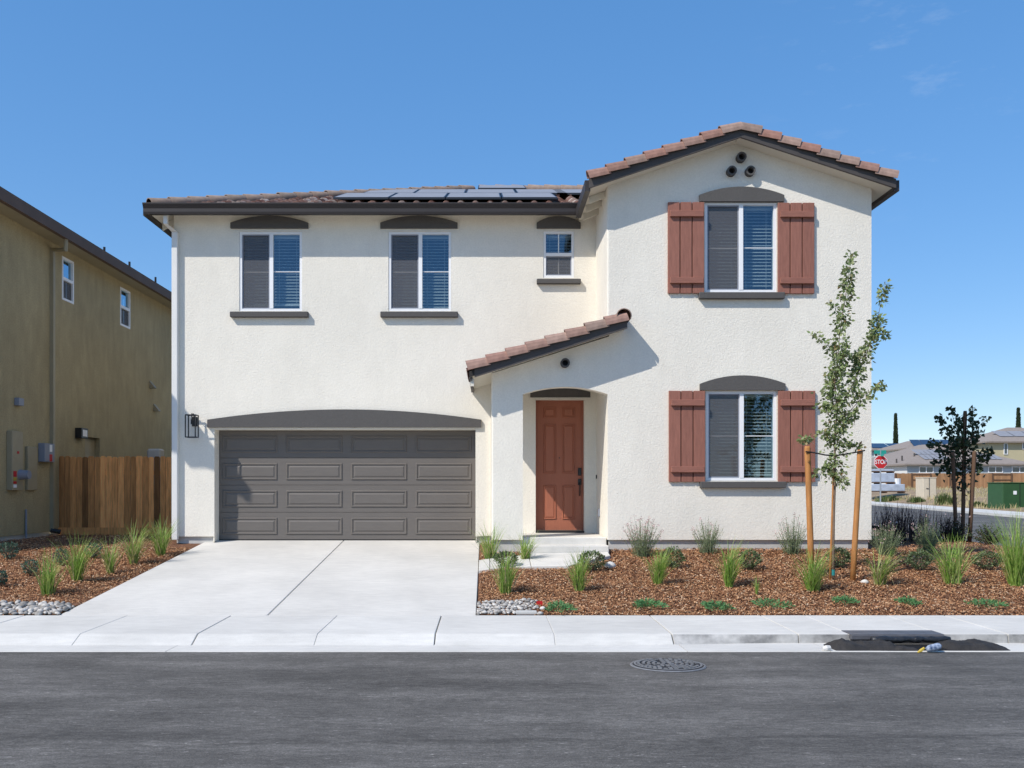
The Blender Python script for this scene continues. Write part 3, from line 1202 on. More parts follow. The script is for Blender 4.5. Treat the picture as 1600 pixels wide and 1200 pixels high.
# portico left wall: pier, header and back stub round the open side
SO0, SO1, SOZ = YW + 0.34, YM - 0.12, 3.3
zt = RZ(XPL)
ww.quad((XPL, SO0, wz), (XPL, YW + r, wz), (XPL, YW + r, zt), (XPL, SO0, zt))
ww.quad((XPL, YM, wz), (XPL, SO1, wz), (XPL, SO1, zt), (XPL, YM, zt))
ww.quad((XPL, SO1, SOZ), (XPL, SO0, SOZ), (XPL, SO0, zt), (XPL, SO1, zt))
ww.quad((XPL, SO0, wz), (XPL, SO0, SOZ), (XPL + 0.25, SO0, SOZ), (XPL + 0.25, SO0, wz))
ww.quad((XPL, SO0, SOZ), (XPL, SO1, SOZ), (XPL + 0.25, SO1, SOZ), (XPL + 0.25, SO0, SOZ))
ww.quad((XPL + 0.25, SO0, SOZ), (XPL + 0.25, SO1, SOZ), (XPL + 0.25, SO1, 3.9), (XPL + 0.25, SO0, 3.9))
# porch ceiling
ww.quad((XPL + 0.1, YW + 0.1, 3.72), (XA1, YW + 0.1, 3.72), (XA1, YM, 3.72), (XPL + 0.1, YM, 3.72))
# right side wall
ww.quad((XR, YW, wz), (XR, 19.0, wz), (XR, 19.0, 7.0), (XR, YW, APZ - ESL * (XR - APX)))
ww.quad((WLX, YW, wz), (WLX, YW + 0.05, wz), (XR, YW + 0.05, wz), (XR, YW, wz))
ww.quad((XPL, YW, wz), (XPL, YW + 0.05, wz), (XA0, YW + 0.05, wz), (XA0, YW, wz))
ww.build('wall', MT['stucco'], house)

# foundation
for fx in ((XL + 0.04, GX0 - 0.03, YM + 0.05, YM + 0.4, 0.3, 0.803), (GX1 + 0.03, XPL + 0.06, YM + 0.05, YM + 0.4, 0.3, 0.803),
           (XPL + 0.04, XA0 - 0.03, YW + 0.05, YW + 0.35, 0.3, 0.835), (XA1 + 0.03, XR - 0.04, YW + 0.05, YW + 0.4, 0.3, 0.835),
           (XR - 0.4, XR - 0.04, YW + 0.4, 28.5, 0.3, 0.84), (XL + 0.04, XL + 0.3, YM + 0.4, 28.5, 0.3, 0.803)):
    MB().box(*fx).build('foundation', MT['found'], house)
MB().box(0.6, XA1 - 0.012, 15.65, 16.06, 0.35, 0.75, bev=0.012).build('step', MT['drive'], house)
MB().box(XPL + 0.28, XA1 - 0.004, 16.03, YM + 0.3, 0.35, 0.868, bev=0.012).build('porch_floor', MT['drive'], house)

# lintels and sills


def lintel(px0, px1, pyb, pye, pyc, d, proj=0.055):
    o = arch_outline(U(px0, d), U(px1, d), V(pyb, d), V(pye, d), V(pyc, d), 22)
    MB().prism_y(o, d - proj, d + 0.03).build('arched_lintel', MT['trim'], house)


def sill(px0, px1, py0, py1, d, proj=0.095):
    MB().box(U(px0, d), U(px1, d), d - proj, d + 0.04, V(py1, d), V(py0, d), bev=0.008).build('window_sill', MT['trim'], house)


lintel(325, 752, 668, 656, 640, YM)
lintel(361, 482, 357.5, 349, 338, YM)
lintel(594.5, 715, 357.5, 349, 338, YM)
lintel(838.5, 907, 357.5, 349, 338.5, YM)
lintel(1092, 1224, 316, 306, 293, YW)
lintel(1093, 1226, 610, 600, 587, YW)
lintel(828.5, 922, 621, 613, 606, YM, 0.05)
sill(361, 482.5, 488, 496.5, YM)
sill(595, 715.5, 488, 496.5, YM)
sill(838.5, 907, 437, 444.5, YM)
sill(1091, 1224, 458, 468, YW)
sill(1093, 1226, 752.5, 762.5, YW)


# windows
def ring(mb, x0, x1, z0, z1, y0, y1, w):
    mb.box(x0, x0 + w, y0, y1, z0, z1)
    mb.box(x1 - w, x1, y0, y1, z0, z1)
    mb.box(x0 + w, x1 - w, y0, y1, z0, z0 + w)
    mb.box(x0 + w, x1 - w, y0, y1, z1 - w, z1)


def blinds(x0, x1, z0, z1, y, parent, tilt=0.9, raise_=0.0, pitch=0.058):
    b = MB()
    b.box(x0, x1, y - 0.025, y + 0.02, z1 - 0.045, z1)
    z = z1 - 0.07
    zlow = z0 + 0.05 + raise_
    c, s = math.cos(tilt) * 0.024, math.sin(tilt) * 0.024
    while z > zlow:
        b.add([(x0, y - c, z - s), (x1, y - c, z - s), (x1, y + c, z + s), (x0, y + c, z + s)], [(0, 1, 2, 3)])
        z -= pitch
    b.box(x0, x1, y - 0.02, y + 0.02, zlow - 0.04, zlow - 0.015)
    for fx in (0.18, 0.82):
        xx = x0 + (x1 - x0) * fx
        b.box(xx - 0.003, xx + 0.003, y - 0.03, y - 0.028, zlow, z1)
    b.build('blind', MT['blind'], parent, kind='stuff')


def window(k, d, kind='slider', tilt=0.66, raises=(0, 0)):
    x0, x1, z0, z1 = WINS[k]
    y0 = d + 0.012
    fr = MB()
    e = 0.003
    X0, X1, Z0, Z1 = x0 + e, x1 - e, z0 + e, z1 - e
    ring(fr, X0, X1, Z0, Z1, y0, y0 + 0.1, 0.045)
    if kind == 'slider':
        xm = (X0 + X1) / 2 + 0.01
        fr.box(xm - 0.035, xm + 0.035, y0 - 0.006, y0 + 0.09, Z0 + 0.045, Z1 - 0.045)
        cells = [(X0 + 0.045, xm - 0.035, Z0 + 0.045, Z1 - 0.045), (xm + 0.035, X1 - 0.045, Z0 + 0.045, Z1 - 0.045)]
        scr = cells[0]
    else:
        zm = (Z0 + Z1) / 2
        fr.box(X0 + 0.045, X1 - 0.045, y0 - 0.006, y0 + 0.09, zm - 0.03, zm + 0.03)
        cells = [(X0 + 0.045, X1 - 0.045, Z0 + 0.045, zm - 0.03), (X0 + 0.045, X1 - 0.045, zm + 0.03, Z1 - 0.045)]
        scr = cells[0]
    w = fr.build('window', MT['vinyl'], house)
    for i, (a, b, c, dd) in enumerate(cells):
        yy = y0 + (0.06 if i == 0 else 0.035)
        MB().box(a - 0.01, b + 0.01, yy, yy + 0.006, c - 0.01, dd + 0.01).build('pane', MT['glass'], w)
        gb = MB()
        if kind == 'slider':
            zc = (c + dd) / 2 + 0.0
            gb.box(a, b, yy - 0.009, yy - 0.002, zc - 0.0065, zc + 0.0065)
        else:
            xc = (a + b) / 2
            gb.box(xc - 0.009, xc + 0.009, yy - 0.009, yy - 0.002, c, dd)
        gb.build('glazing_bar', MT['vinyl'], w)
        blinds(a - 0.01, b + 0.01, c, dd, y0 + 0.17, w, tilt, raises[i] if kind == 'slider' else 0)
    a, b, c, dd = scr
    s = MB()
    s.quad((a + 0.018, y0 + 0.022, c + 0.018), (b - 0.018, y0 + 0.022, c + 0.018), (b - 0.018, y0 + 0.022, dd - 0.018), (a + 0.018, y0 + 0.022, dd - 0.018))
    s.build('insect_screen', MT['screen'], w)
    s = MB()
    ring(s, a + 0.001, b - 0.001, c + 0.001, dd - 0.001, y0 + 0.018, y0 + 0.03, 0.02)
    s.build('screen_frame', MT['greybox'], w)


window('a', YM, raises=(0.06, 0.07))
window('b', YM)
window('c', YM, 'hung')
window('d', YW)
window('e', YW, tilt=0.5, raises=(0.0, 0.03))


# shutters
def shutter(px0, px1, py0, py1, d):
    x0, x1, z0, z1 = U(px0, d), U(px1, d), V(py1, d), V(py0, d)
    sh = MB().box(x0 + 0.01, x1 - 0.01, d - 0.004, d + 0.005, z0 + 0.01, z1 - 0.01).build('shutter', MT['fascia'], house)
    w = (x1 - x0) / 3
    for i in range(3):
        MB().box(x0 + w * i + (0.008 if i else 0), x0 + w * (i + 1) - (0.008 if i < 2 else 0), d - 0.05, d - 0.004, z0, z1, bev=0.004).build('board', MT['shutter'], sh)
    h = (z1 - z0)
    for zz in (z0 + h * 0.138, z0 + h * 0.868):
        MB().box(x0 + 0.03, x1 - 0.02, d - 0.098, d - 0.048, zz - 0.052, zz + 0.052, bev=0.004).build('batten', MT['shutterh'], sh)


shutter(1043, 1099.5, 317, 459, YW)
shutter(1214.5, 1271, 318, 459.5, YW)
shutter(1044.5, 1101, 611, 753, YW)
shutter(1215, 1272.5, 611, 753, YW)

# garage door
gd_y = YM + RG - 0.02
gx0, gx1, gz0, gz1 = GX0 + 0.004, GX1 - 0.004, 0.722, GZ1 - 0.004
g = MB()
nsec = 4
sh_ = (gz1 - gz0) / nsec
for i in range(nsec):
    g.box(gx0, gx1, gd_y, gd_y + 0.04, gz0 + i * sh_ + 0.003, gz0 + (i + 1) * sh_ - 0.003, bev=0.005)
g.box(gx0, gx1, gd_y + 0.012, gd_y + 0.05, gz0, gz1)
gdo = g.build('garage_door', MT['garage'], house)
MB().box(gx0, gx1, gd_y - 0.004, gd_y + 0.03, 0.708, 0.7215).build('weather_seal', MT['black'], gdo)


def raised_panel(mb, x0, x1, z0, z1, y, lip=0.03, depth=0.012):
    """raised rectangular field with a moulded groove round it, proud of a face at y"""
    def rr(i, yy):
        return [(x0 + i, yy, z0 + i), (x1 - i, yy, z0 + i), (x1 - i, yy, z1 - i), (x0 + i, yy, z1 - i)]
    loops = [rr(0, y - 0.0005), rr(lip * 0.35, y - depth), rr(lip * 0.75, y - depth * 0.9), rr(lip, y - 0.002), rr(lip * 1.35, y - 0.002), rr(lip * 2.0, y - depth * 0.75)]
    o = len(mb.v)
    vs = [p for lp in loops for p in lp]
    fs = []
    for l in range(len(loops) - 1):
        for j in range(4):
            fs.append((l * 4 + j, l * 4 + (j + 1) % 4, (l + 1) * 4 + (j + 1) % 4, (l + 1) * 4 + j))
    L_ = (len(loops) - 1) * 4
    fs.append((L_, L_ + 1, L_ + 2, L_ + 3))
    mb.add(vs, fs)


pxs = [(348, 433.5), (447, 535), (548.5, 636), (649.5, 737)]
dg = gd_y
for i in range(4):
    zc = gz0 + (i + 0.5) * sh_
    for (a, b) in pxs:
        p = MB()
        raised_panel(p, U(a, dg), U(b, dg), zc - sh_ * 0.31, zc + sh_ * 0.31, gd_y, 0.04, 0.018)
        p.build('panel', MT['garage'], gdo)

# entrance door
dy = YM + 0.15
dd_ = MB().box(DX0 + 0.03, DX1 - 0.03, dy, dy + 0.05, DZ0 + 0.03, DZ1 - 0.03).build('door', MT['door'], house)
fr = MB()
fr.box(DX0 + 0.001, DX0 + 0.028, dy - 0.02, dy + 0.08, DZ0, DZ1 - 0.001)
fr.box(DX1 - 0.028, DX1 - 0.001, dy - 0.02, dy + 0.08, DZ0, DZ1 - 0.001)
fr.box(DX0 + 0.028, DX1 - 0.028, dy - 0.02, dy + 0.08, DZ1 - 0.028, DZ1 - 0.001)
fr.build('door_frame', MT['door'], house)
DW, DH = DX1 - DX0, DZ1 - DZ0
for (a, b) in ((0.17, 0.43), (0.56, 0.82)):
    for (c, e) in ((0.095, 0.355), (0.445, 0.82), (0.87, 0.95)):
        p = MB()
        raised_panel(p, DX0 + DW * a, DX0 + DW * b, DZ0 + DH * c, DZ0 + DH * e, dy, 0.024, 0.018)
        p.build('panel', MT['door'], dd_)
hx = DX1 - 0.075
h = MB()
h.box(hx - 0.032, hx + 0.032, dy - 0.03, dy, V(743, YM), V(731, YM), bev=0.006)
h.build('deadbolt', MT['black'], dd_)
h = MB()
h.box(hx - 0.032, hx + 0.032, dy - 0.022, dy, V(758, YM), V(748, YM), bev=0.006)
h.tube([(hx, dy - 0.02, V(755, YM)), (hx, dy - 0.065, V(757, YM)), (hx, dy - 0.065, V(771, YM)), (hx, dy, V(774, YM))], 0.012, 8)
h.build('handle', MT['black'], dd_)
MB().tube([(DX0 + DW / 2, dy - 0.006, V(715, YM)), (DX0 + DW / 2, dy, V(715, YM))], 0.013, 10).build('peephole', MT['black'], dd_)
MB().box(DX0 + 0.002, DX1 - 0.002, YM - 0.02, dy + 0.09, 0.869, DZ0 + 0.022).build('threshold', MT['black'], house)
MB().box(XA1 - 0.03, XA1 - 0.001, 17.0, 17.08, 1.2, 1.34, bev=0.004).build('outlet_cover', MT['greybox'], house)
MB().box(XA1 - 0.02, XA1 - 0.001, 17.45, 17.5, V(748, 17.5), V(742, 17.5)).build('doorbell', MT['black'], house)


# wall vents
def vent(px, py, d, rpx=7.5, ln=0.11):
    x, z = U(px, d), V(py, d)
    R = rpx * d / FPX
    n = 16
    vs, fs = [], []
    for (yy, rr) in ((d + 0.02, R), (d - ln, R), (d - ln, R * 0.66), (d - 0.004, R * 0.62)):
        for i in range(n):
            a = 2 * math.pi * i / n
            vs.append((x + rr * math.cos(a), yy, z + rr * math.sin(a)))
    for l in range(3):
        for i in range(n):
            j = (i + 1) % n
            fs.append((l * n + i, (l + 1) * n + i, (l + 1) * n + j, l * n + j))
    v = MB().add(vs, fs).build('vent_pipe', MT['trim'], house)
    MB().add([vs[3 * n + i] for i in range(n)], [tuple(range(n))]).build('vent_opening', MT['irondark'], v)


vent(1156.5, 248, YW)
vent(1141.5, 269.5, YW)
vent(1170.5, 269.5, YW)
vent(882.5, 568, YW, 7.2)

# coach lamp beside the garage
lx0, lx1, lz0, lz1 = U(291.5, YM - 0.2), U(307, YM - 0.2), V(683, YM - 0.2), V(648.5, YM - 0.2)
l = MB()
yl0, yl1 = YM - 0.27, YM - 0.09
t = 0.009
for x in (lx0, lx1):
    for y in (yl0, yl1):
        l.box(x - t, x + t, y - t, y + t, lz0, lz1)
for z in (lz0, lz1):
    for y in (yl0, yl1):
        l.box(lx0, lx1, y - t, y + t, z - t, z + t)
    for x in (lx0, lx1):
        l.box(x - t, x + t, yl0, yl1, z - t, z + t)
lamp = l.build('wall_lamp', MT['black'], house)
l = MB()
xm = (lx0 + lx1) / 2
l.box(xm - 0.05, xm + 0.05, YM - 0.025, YM + 0.01, lz1 - 0.2, lz1 - 0.02, bev=0.006)
l.tube([(xm, YM - 0.02, lz1 - 0.08), (xm, YM - 0.08, lz1 + 0.03), (xm, YM - 0.18, lz1 + 0.03), (xm, YM - 0.18, lz1 - 0.1)], 0.012, 8)
l.tube([(xm, YM - 0.18, lz1 - 0.08), (xm, YM - 0.18, lz1 - 0.17)], 0.022, 10)
l.build('bracket', MT['black'], lamp)
# ---- roofs
EX0, EY0, EZ, PM = -6.29, 17.24, 6.91, 0.365
EX1, EYB = 6.95, 29.2
HALF = 6.0
rm = MB()
A, Bk = (EX0, EY0, EZ), (EX0, EYB, EZ)
R1, R2 = (EX0 + HALF, EY0 + HALF, EZ + PM * HALF), (EX1, EY0 + HALF, EZ + PM * HALF)
Cc, Dd = (EX1, EY0, EZ), (EX1, EYB, EZ)
XC = 1.9
Cf = (XC, EY0, EZ)
Cv = (XC + 4, EY0 + 4, EZ + PM * 4)
top = [A, Cf, Cv, R2, R1, Bk, Dd]
rm.add(top, [(0, 1, 2, 3, 4), (0, 4, 5), (5, 4, 3, 6)], 0)
bot = [(x, y, z - 0.09) for x, y, z in top]
rm.add(bot, [(4, 3, 2, 1, 0), (5, 4, 0), (6, 3, 4, 5)], 1)
roof = rm.build('roof', [MT['deck'], MT['cream']], house)

# gutters and fascia of the main block
gprof = [(0.0, 0.0), (-0.075, 0.0), (-0.085, 0.03), (-0.085, 0.075), (-0.12, 0.135), (-0.12, 0.15), (0.0, 0.15)]
gz = V(333.5, EY0 - 0.1)
g = MB()
g.prism_x([(EY0 + 0.02 + a * 1.15, gz + b * 1.33) for a, b in gprof], EX0 - 0.06, 1.74)
g.build('gutter', MT['brown'], house)
g = MB()
g.box(EX0 - 0.1, EX0 + 0.02, EY0 + 0.03, EYB, gz, gz + 0.2)
g.build('gutter', MT['brown'], house)
g = MB()
g.box(EX0 + 0.03, 1.74, EY0 + 0.022, EY0 + 0.045, gz + 0.045, gz + 0.16)
g.build('fascia', MT['fascia'], house)
# rafter tails under the left and wing eaves
for i in range(14):
    yy = 17.9 + i * 0.62
    MB().add(*(lambda y: ([(EX0 + 0.04, y, EZ - 0.22), (EX0 + 0.04, y + 0.045, EZ - 0.22), (XL, y + 0.045, EZ - 0.06), (XL, y, EZ - 0.06), (EX0 + 0.04, y, EZ - 0.1), (EX0 + 0.04, y + 0.045, EZ - 0.1), (XL, y + 0.045, EZ + 0.04), (XL, y, EZ + 0.04)],
              [(3, 2, 1, 0), (4, 5, 6, 7), (0, 1, 5, 4), (1, 2, 6, 5), (2, 3, 7, 6), (3, 0, 4, 7)]))(yy)).build('rafter_tail', MT['cream'], house)
# soffit boards

# downspout at the left corner
dx = -5.885
g = MB()
g.box(dx - 0.13, dx - 0.06, 17.27, 17.35, V(350, 17.3), gz + 0.03)
g.add([(dx - 0.13, 17.27, V(350, 17.3)), (dx - 0.06, 17.27, V(350, 17.3)), (dx - 0.06, 17.35, V(350, 17.3)), (dx - 0.13, 17.35, V(350, 17.3)),
       (dx - 0.055, 17.505, V(362, 17.5)), (dx + 0.055, 17.505, V(362, 17.5)), (dx + 0.055, 17.597, V(362, 17.5)), (dx - 0.055, 17.597, V(362, 17.5))],
      [(3, 2, 6, 7), (0, 3, 7, 4), (2, 1, 5, 6), (1, 0, 4, 5)])
g.box(dx - 0.055, dx + 0.055, 17.505, 17.597, 0.74, V(362, 17.5), bev=0.008)
g.build('downspout', MT['whitepaint'], house)

# S tiles
TW, TL, EXPO = 0.285, 0.43, 0.37


def s_tile_mesh():
    mb = MB()
    prof = []
    n = 8
    for i in range(n + 1):
        u = i / n
        if u < 0.62:
            z = 0.075 * math.sin(math.pi * u / 0.62)
        else:
            z = -0.012 * math.sin(math.pi * (u - 0.62) / 0.38)
        prof.append((u * TW * 1.04, z))
    k = len(prof)
    vs = [(x, 0, z + 0.03) for x, z in prof] + [(x, TL, z + 0.005) for x, z in prof] + [(x, 0.0, z + 0.012) for x, z in prof]
    fs = [(i, i + 1, k + i + 1, k + i) for i in range(k - 1)] + [(2 * k + i, 2 * k + i + 1, i + 1, i) for i in range(k - 1)]
    mb.add(vs, fs)
    return mb


st = s_tile_mesh()
st_me = bpy.data.meshes.new('tile')
st_me.from_pydata(st.v, [], st.f)
st_me.materials.append(MT['tile'])
st_me.polygons.foreach_set('use_smooth', [True] * len(st_me.polygons))
cpm = 1 / math.sqrt(1 + PM * PM)
rx = Matrix.Rotation(math.atan(PM), 4, 'X')
count = 0
rest = MB()
row = 0
while row * EXPO * cpm < HALF - 0.15:
    t_ = row * EXPO * cpm
    x = EX0 + t_ + 0.06
    xe = min(1.72 + t_, 5.5)
    # keep columns aligned from row to row
    c0 = math.ceil((x - EX0) / TW)
    xx = EX0 + c0 * TW
    while xx + TW < xe + 0.1:
        mw = Matrix.Translation((xx, EY0 - 0.04 + t_, EZ + PM * (t_ - 0.04) + 0.005)) @ rx
        if count < 290:
            link('tile', st_me, roof, mw=mw)
            count += 1
        else:
            rest.add([mw @ Vector(p) for p in st.v], st.f)
        xx += TW
    row += 1
o = rest.build('tile', MT['tile'], roof, True, 'stuff')


# half-round cap tiles
def cap_mesh(name, R, ln, mat, side=1.0, drop=0.0):
    mb = MB()
    n = 10
    vs = []
    for (yy, rr, zz) in ((0, R, 0.02), (ln, R * 0.9, 0.0), (0, R - 0.016, 0.02)):
        for i in range(n + 1):
            a = -0.5 + (math.pi + 1.0) * i / n
            vs.append((rr * math.cos(a), yy, rr * math.sin(a) * 0.95 + zz))
    k = n + 1
    fs = [(i + 1, i, k + i, k + i + 1) for i in range(n)] + [(i, i + 1, 2 * k + i + 1, 2 * k + i) for i in range(n)]
    mb.add(vs, fs)
    me = bpy.data.meshes.new(name)
    me.from_pydata(mb.v, [], mb.f)
    me.materials.append(mat)
    me.polygons.foreach_set('use_smooth', [True] * len(me.polygons))
    return me


hip_me = cap_mesh('ridge_tile', 0.115, 0.46, MT['hiptile'])


def along(p0, p1, step, me, name, parent, up=Vector((0, 0, 1)), jitter=0.006, lift=0.0):
    p0, p1 = Vector(p0), Vector(p1)
    t = (p1 - p0).normalized()
    s = t.cross(up).normalized()
    u = s.cross(t).normalized()
    n = int((p1 - p0).length / step)
    rj = random.Random(3)
    for i in range(n):
        p = p0 + t * step * i + u * (lift + rj.uniform(-jitter, jitter))
        mw = Matrix(((s.x, t.x, u.x, p.x), (s.y, t.y, u.y, p.y), (s.z, t.z, u.z, p.z), (0, 0, 0, 1)))
        link(name, me, parent, mw=mw)


along((EX0 + 0.02, EY0 + 0.02, EZ + 0.08), (R1[0], R1[1], R1[2] + 0.08), 0.41, hip_me, 'ridge_tile', roof)
along((R1[0] + 0.1, R1[1], R1[2] + 0.08), (R2[0] - 1.5, R2[1], R2[2] + 0.08), 0.41, hip_me, 'ridge_tile', roof)

# solar panels on the main roof


def solar(x0, x1, t0, t1, lift=0.17):
    zf = lambda t: EZ + PM * t + lift
    y0, y1 = EY0 + t0, EY0 + t1
    p = MB()
    th = 0.04
    p.add([(x0, y0, zf(t0)), (x1, y0, zf(t0)), (x1, y1, zf(t1)), (x0, y1, zf(t1)), (x0, y0, zf(t0) - th), (x1, y0, zf(t0) - th), (x1, y1, zf(t1) - th), (x0, y1, zf(t1) - th)],
          [(0, 1, 2, 3), (7, 6, 5, 4), (4, 5, 1, 0), (5, 6, 2, 1), (6, 7, 3, 2), (7, 4, 0, 3)])
    so = p.build('solar_panel', MT['solar_frame'], roof)
    i = 0.025
    g_ = MB()
    g_.add([(x0 + i, y0 + i, zf(t0 + i) + 0.002), (x1 - i, y0 + i, zf(t0 + i) + 0.002), (x1 - i, y1 - i, zf(t1 - i) + 0.002), (x0 + i, y1 - i, zf(t1 - i) + 0.002)], [(0, 1, 2, 3)])
    # sub-parts may not go deeper: the glass face belongs to the panel mesh
    me = so.data
    vs = [tuple(v.co) for v in me.vertices] + g_.v
    fs = [tuple(pp.vertices) for pp in me.polygons] + [tuple(q + 8 for q in g_.f[0])]
    me.clear_geometry()
    me.from_pydata(vs, [], fs)
    me.materials.append(MT['solar'])
    me.polygons[len(fs) - 1].material_index = 1
    me.update()


pw = 1.075
for i in range(4):
    xs_ = U(520, 18.0) + i * (pw + 0.02)
    solar(xs_, xs_ + pw, 0.8, 2.5)
for i in range(4):
    xs_ = U(520, 18.0) + 0.35 + i * (pw + 0.02)
    solar(xs_, xs_ + pw, 2.54, 4.24)
solar(U(866, 20.5), U(866, 20.5) + pw, 2.54, 4.24)
solar(U(747, 21.9), U(747, 21.9) + pw + 0.05, 4.3, 5.85, 0.2)
# rails and feet under the array
rl = MB()
for t_ in (1.1, 2.1, 2.9, 3.9):
    z = EZ + PM * t_ + 0.1
    rl.box(U(520, 18) + 0.05, U(520, 18) + 4.4, EY0 + t_ - 0.02, EY0 + t_ + 0.02, z, z + 0.03)
rl.build('mounting_rail', MT['solar_frame'], roof)

# wing roof
WY0, WX0, WX1, WPK = YW - 0.345, 1.74, 6.85, 4.265
WZA, WS = 7.73, 0.332
WY1 = 22.0
WSL, WSR = 0.848 / (WPK - WX0), 0.848 / (WX1 - WPK)
wl = lambda x: WZA - (WSL * (WPK - x) if x < WPK else WSR * (x - WPK))
w = MB()
for (a, b) in ((WX0, WPK), (WPK, WX1)):
    q = [(a, WY0, wl(a)), (b, WY0, wl(b)), (b, WY1, wl(b)), (a, WY1, wl(a))]
    w.add(q, [(0, 1, 2, 3)], 0)
    w.add([(x, y, z - 0.1) for x, y, z in q], [(3, 2, 1, 0)], 1)
    w.add([q[0], q[1], (b, WY0, wl(b) - 0.1), (a, WY0, wl(a) - 0.1)], [(3, 2, 1, 0)], 0)
wroof = w.build('roof', [MT['deck'], MT['cream']], house)
# barge boards
for (a, b) in ((WX0 - 0.02, WPK), (WPK, WX1 + 0.02)):
    a2, b2 = a + 0.001, b - 0.001
    MB().add([(a2, WY0 - 0.03, wl(a2) - 0.125), (b2, WY0 - 0.03, wl(b2) - 0.125), (b2, WY0 - 0.03, wl(b2) + 0.03), (a2, WY0 - 0.03, wl(a2) + 0.03),
              (a2, WY0 + 0.015, wl(a2) - 0.125), (b2, WY0 + 0.015, wl(b2) - 0.125), (b2, WY0 + 0.015, wl(b2) + 0.03), (a2, WY0 + 0.015, wl(a2) + 0.03)],
             [(0, 1, 2, 3), (7, 6, 5, 4), (0, 4, 5, 1), (1, 5, 6, 2), (2, 6, 7, 3), (3, 7, 4, 0)]).build('barge_board', MT['fascia'], house)
# eave boards and gutters running back
ge = V(285, WY0)
for sx, x in ((-1, WX0), (1, WX1)):
    g = MB()
    zlo = wl(WX0) - 0.17
    xo = x + sx * 0.085
    lo, hi = sorted((x - sx * 0.005, xo))
    g.add([(lo, WY0 + 0.0, zlo), (hi, WY0 + 0.0, zlo), (hi, WY0, zlo + 0.18), (lo, WY0, zlo + 0.18),
           (lo, 17.16 if sx < 0 else 21, zlo), (hi, 17.16 if sx < 0 else 21, zlo), (hi, 17.16 if sx < 0 else 21, zlo + 0.18), (lo, 17.16 if sx < 0 else 21, zlo + 0.18)],
          [(0, 1, 2, 3), (7, 6, 5, 4), (0, 4, 5, 1), (1, 5, 6, 2), (2, 6, 7, 3), (3, 7, 4, 0)])
    g.build('gutter', MT['brown'], house)
for i in range(3):
    yy = 16.15 + i * 0.5
    MB().add([(WX0 + 0.05, yy, wl(WX0) - 0.21), (WX0 + 0.05, yy + 0.045, wl(WX0) - 0.21), (XG, yy + 0.045, wl(XG) - 0.21), (XG, yy, wl(XG) - 0.21),
              (WX0 + 0.05, yy, wl(WX0 + 0.05) - 0.105), (WX0 + 0.05, yy + 0.045, wl(WX0 + 0.05) - 0.105), (XG, yy + 0.045, wl(XG) - 0.105), (XG, yy, wl(XG) - 0.105)],
             [(3, 2, 1, 0), (0, 1, 5, 4), (1, 2, 6, 5), (2, 3, 7, 6), (3, 0, 4, 7)]).build('rafter_tail', MT['cream'], house)


# rake tiles: barrel over the edge with a skirt down the front
def rake_mesh(name, ln, sgn):
    prof = [(0.17, 0.0), (0.165, 0.05), (0.13, 0.095), (0.07, 0.115), (0.01, 0.1), (-0.03, 0.06), (-0.045, 0.0), (-0.045, -0.055)]
    inner = [(0.155, 0.0), (0.15, 0.045), (0.12, 0.08), (0.07, 0.1), (0.018, 0.087), (-0.015, 0.05), (-0.03, 0.0), (-0.03, -0.055)]
    k = len(prof)
    vs = []
    for (xx, pf, lift) in ((0, prof, 0.034), (ln, [(0.01 + a * 0.86, b * 0.9) for a, b in prof], -0.005), (0, inner, 0.034), (ln, [(0.01 + a * 0.86, b * 0.9) for a, b in inner], -0.005)):
        for a, b in pf:
            vs.append((xx * sgn, a, b + lift))
    fs = []
    for i in range(k - 1):
        fs.append((i, i + 1, k + i + 1, k + i))
        fs.append((2 * k + i + 1, 2 * k + i, 3 * k + i, 3 * k + i + 1))
        fs.append((2 * k + i, 2 * k + i + 1, i + 1, i))
        fs.append((k + i, k + i + 1, 3 * k + i + 1, 3 * k + i))
    fs.append((k - 1, 3 * k - 1, 4 * k - 1, 2 * k - 1))
    if sgn < 0:
        fs = [tuple(reversed(f)) for f in fs]
    me = bpy.data.meshes.new(name)
    me.from_pydata(vs, [], fs)
    me.materials.append(MT['raketile'])
    return me


def rake(p0, direction_x, slope, n, step, parent, sgn, ln):
    me = rake_mesh('rake_tile', ln, 1)
    a = math.atan(slope) * (1 if direction_x > 0 else -1)
    rj = random.Random(8 + n)
    for i in range(n):
        x = p0[0] + direction_x * step * i * math.cos(a)
        z = p0[2] + abs(math.sin(a)) * step * i
        mw = Matrix.Translation((x, p0[1] + rj.uniform(-0.004, 0.004), z + rj.uniform(-0.004, 0.004)))
        if direction_x > 0:
            mw = mw @ Matrix.Rotation(-a + rj.uniform(-0.01, 0.01), 4, 'Y')
        else:
            mw = mw @ Matrix.Rotation(-a + rj.uniform(-0.01, 0.01), 4, 'Y') @ Matrix.Scale(-1, 4, (1, 0, 0))
        link('rake_tile', me, parent, mw=mw)


sl = math.sqrt(1 + WS * WS)
nT = 8
step = (WPK - WX0 + 0.02) * sl / nT
rake((WX0 - 0.02, WY0 - 0.05, wl(WX0) + 0.035), 1, WSL, nT, step, wroof, 1, step * 1.1)
step2 = (WX1 + 0.02 - WPK) * math.sqrt(1 + WSR * WSR) / nT
rake((WX1 + 0.02, WY0 - 0.05, wl(WX1) + 0.035), -1, WSR, nT, step2, wroof, 1, step2 * 1.1)
along((WPK, WY0 + 0.05, WZA + 0.03), (WPK, 21.5, WZA + 0.03), 0.4, hip_me, 'ridge_tile', wroof)


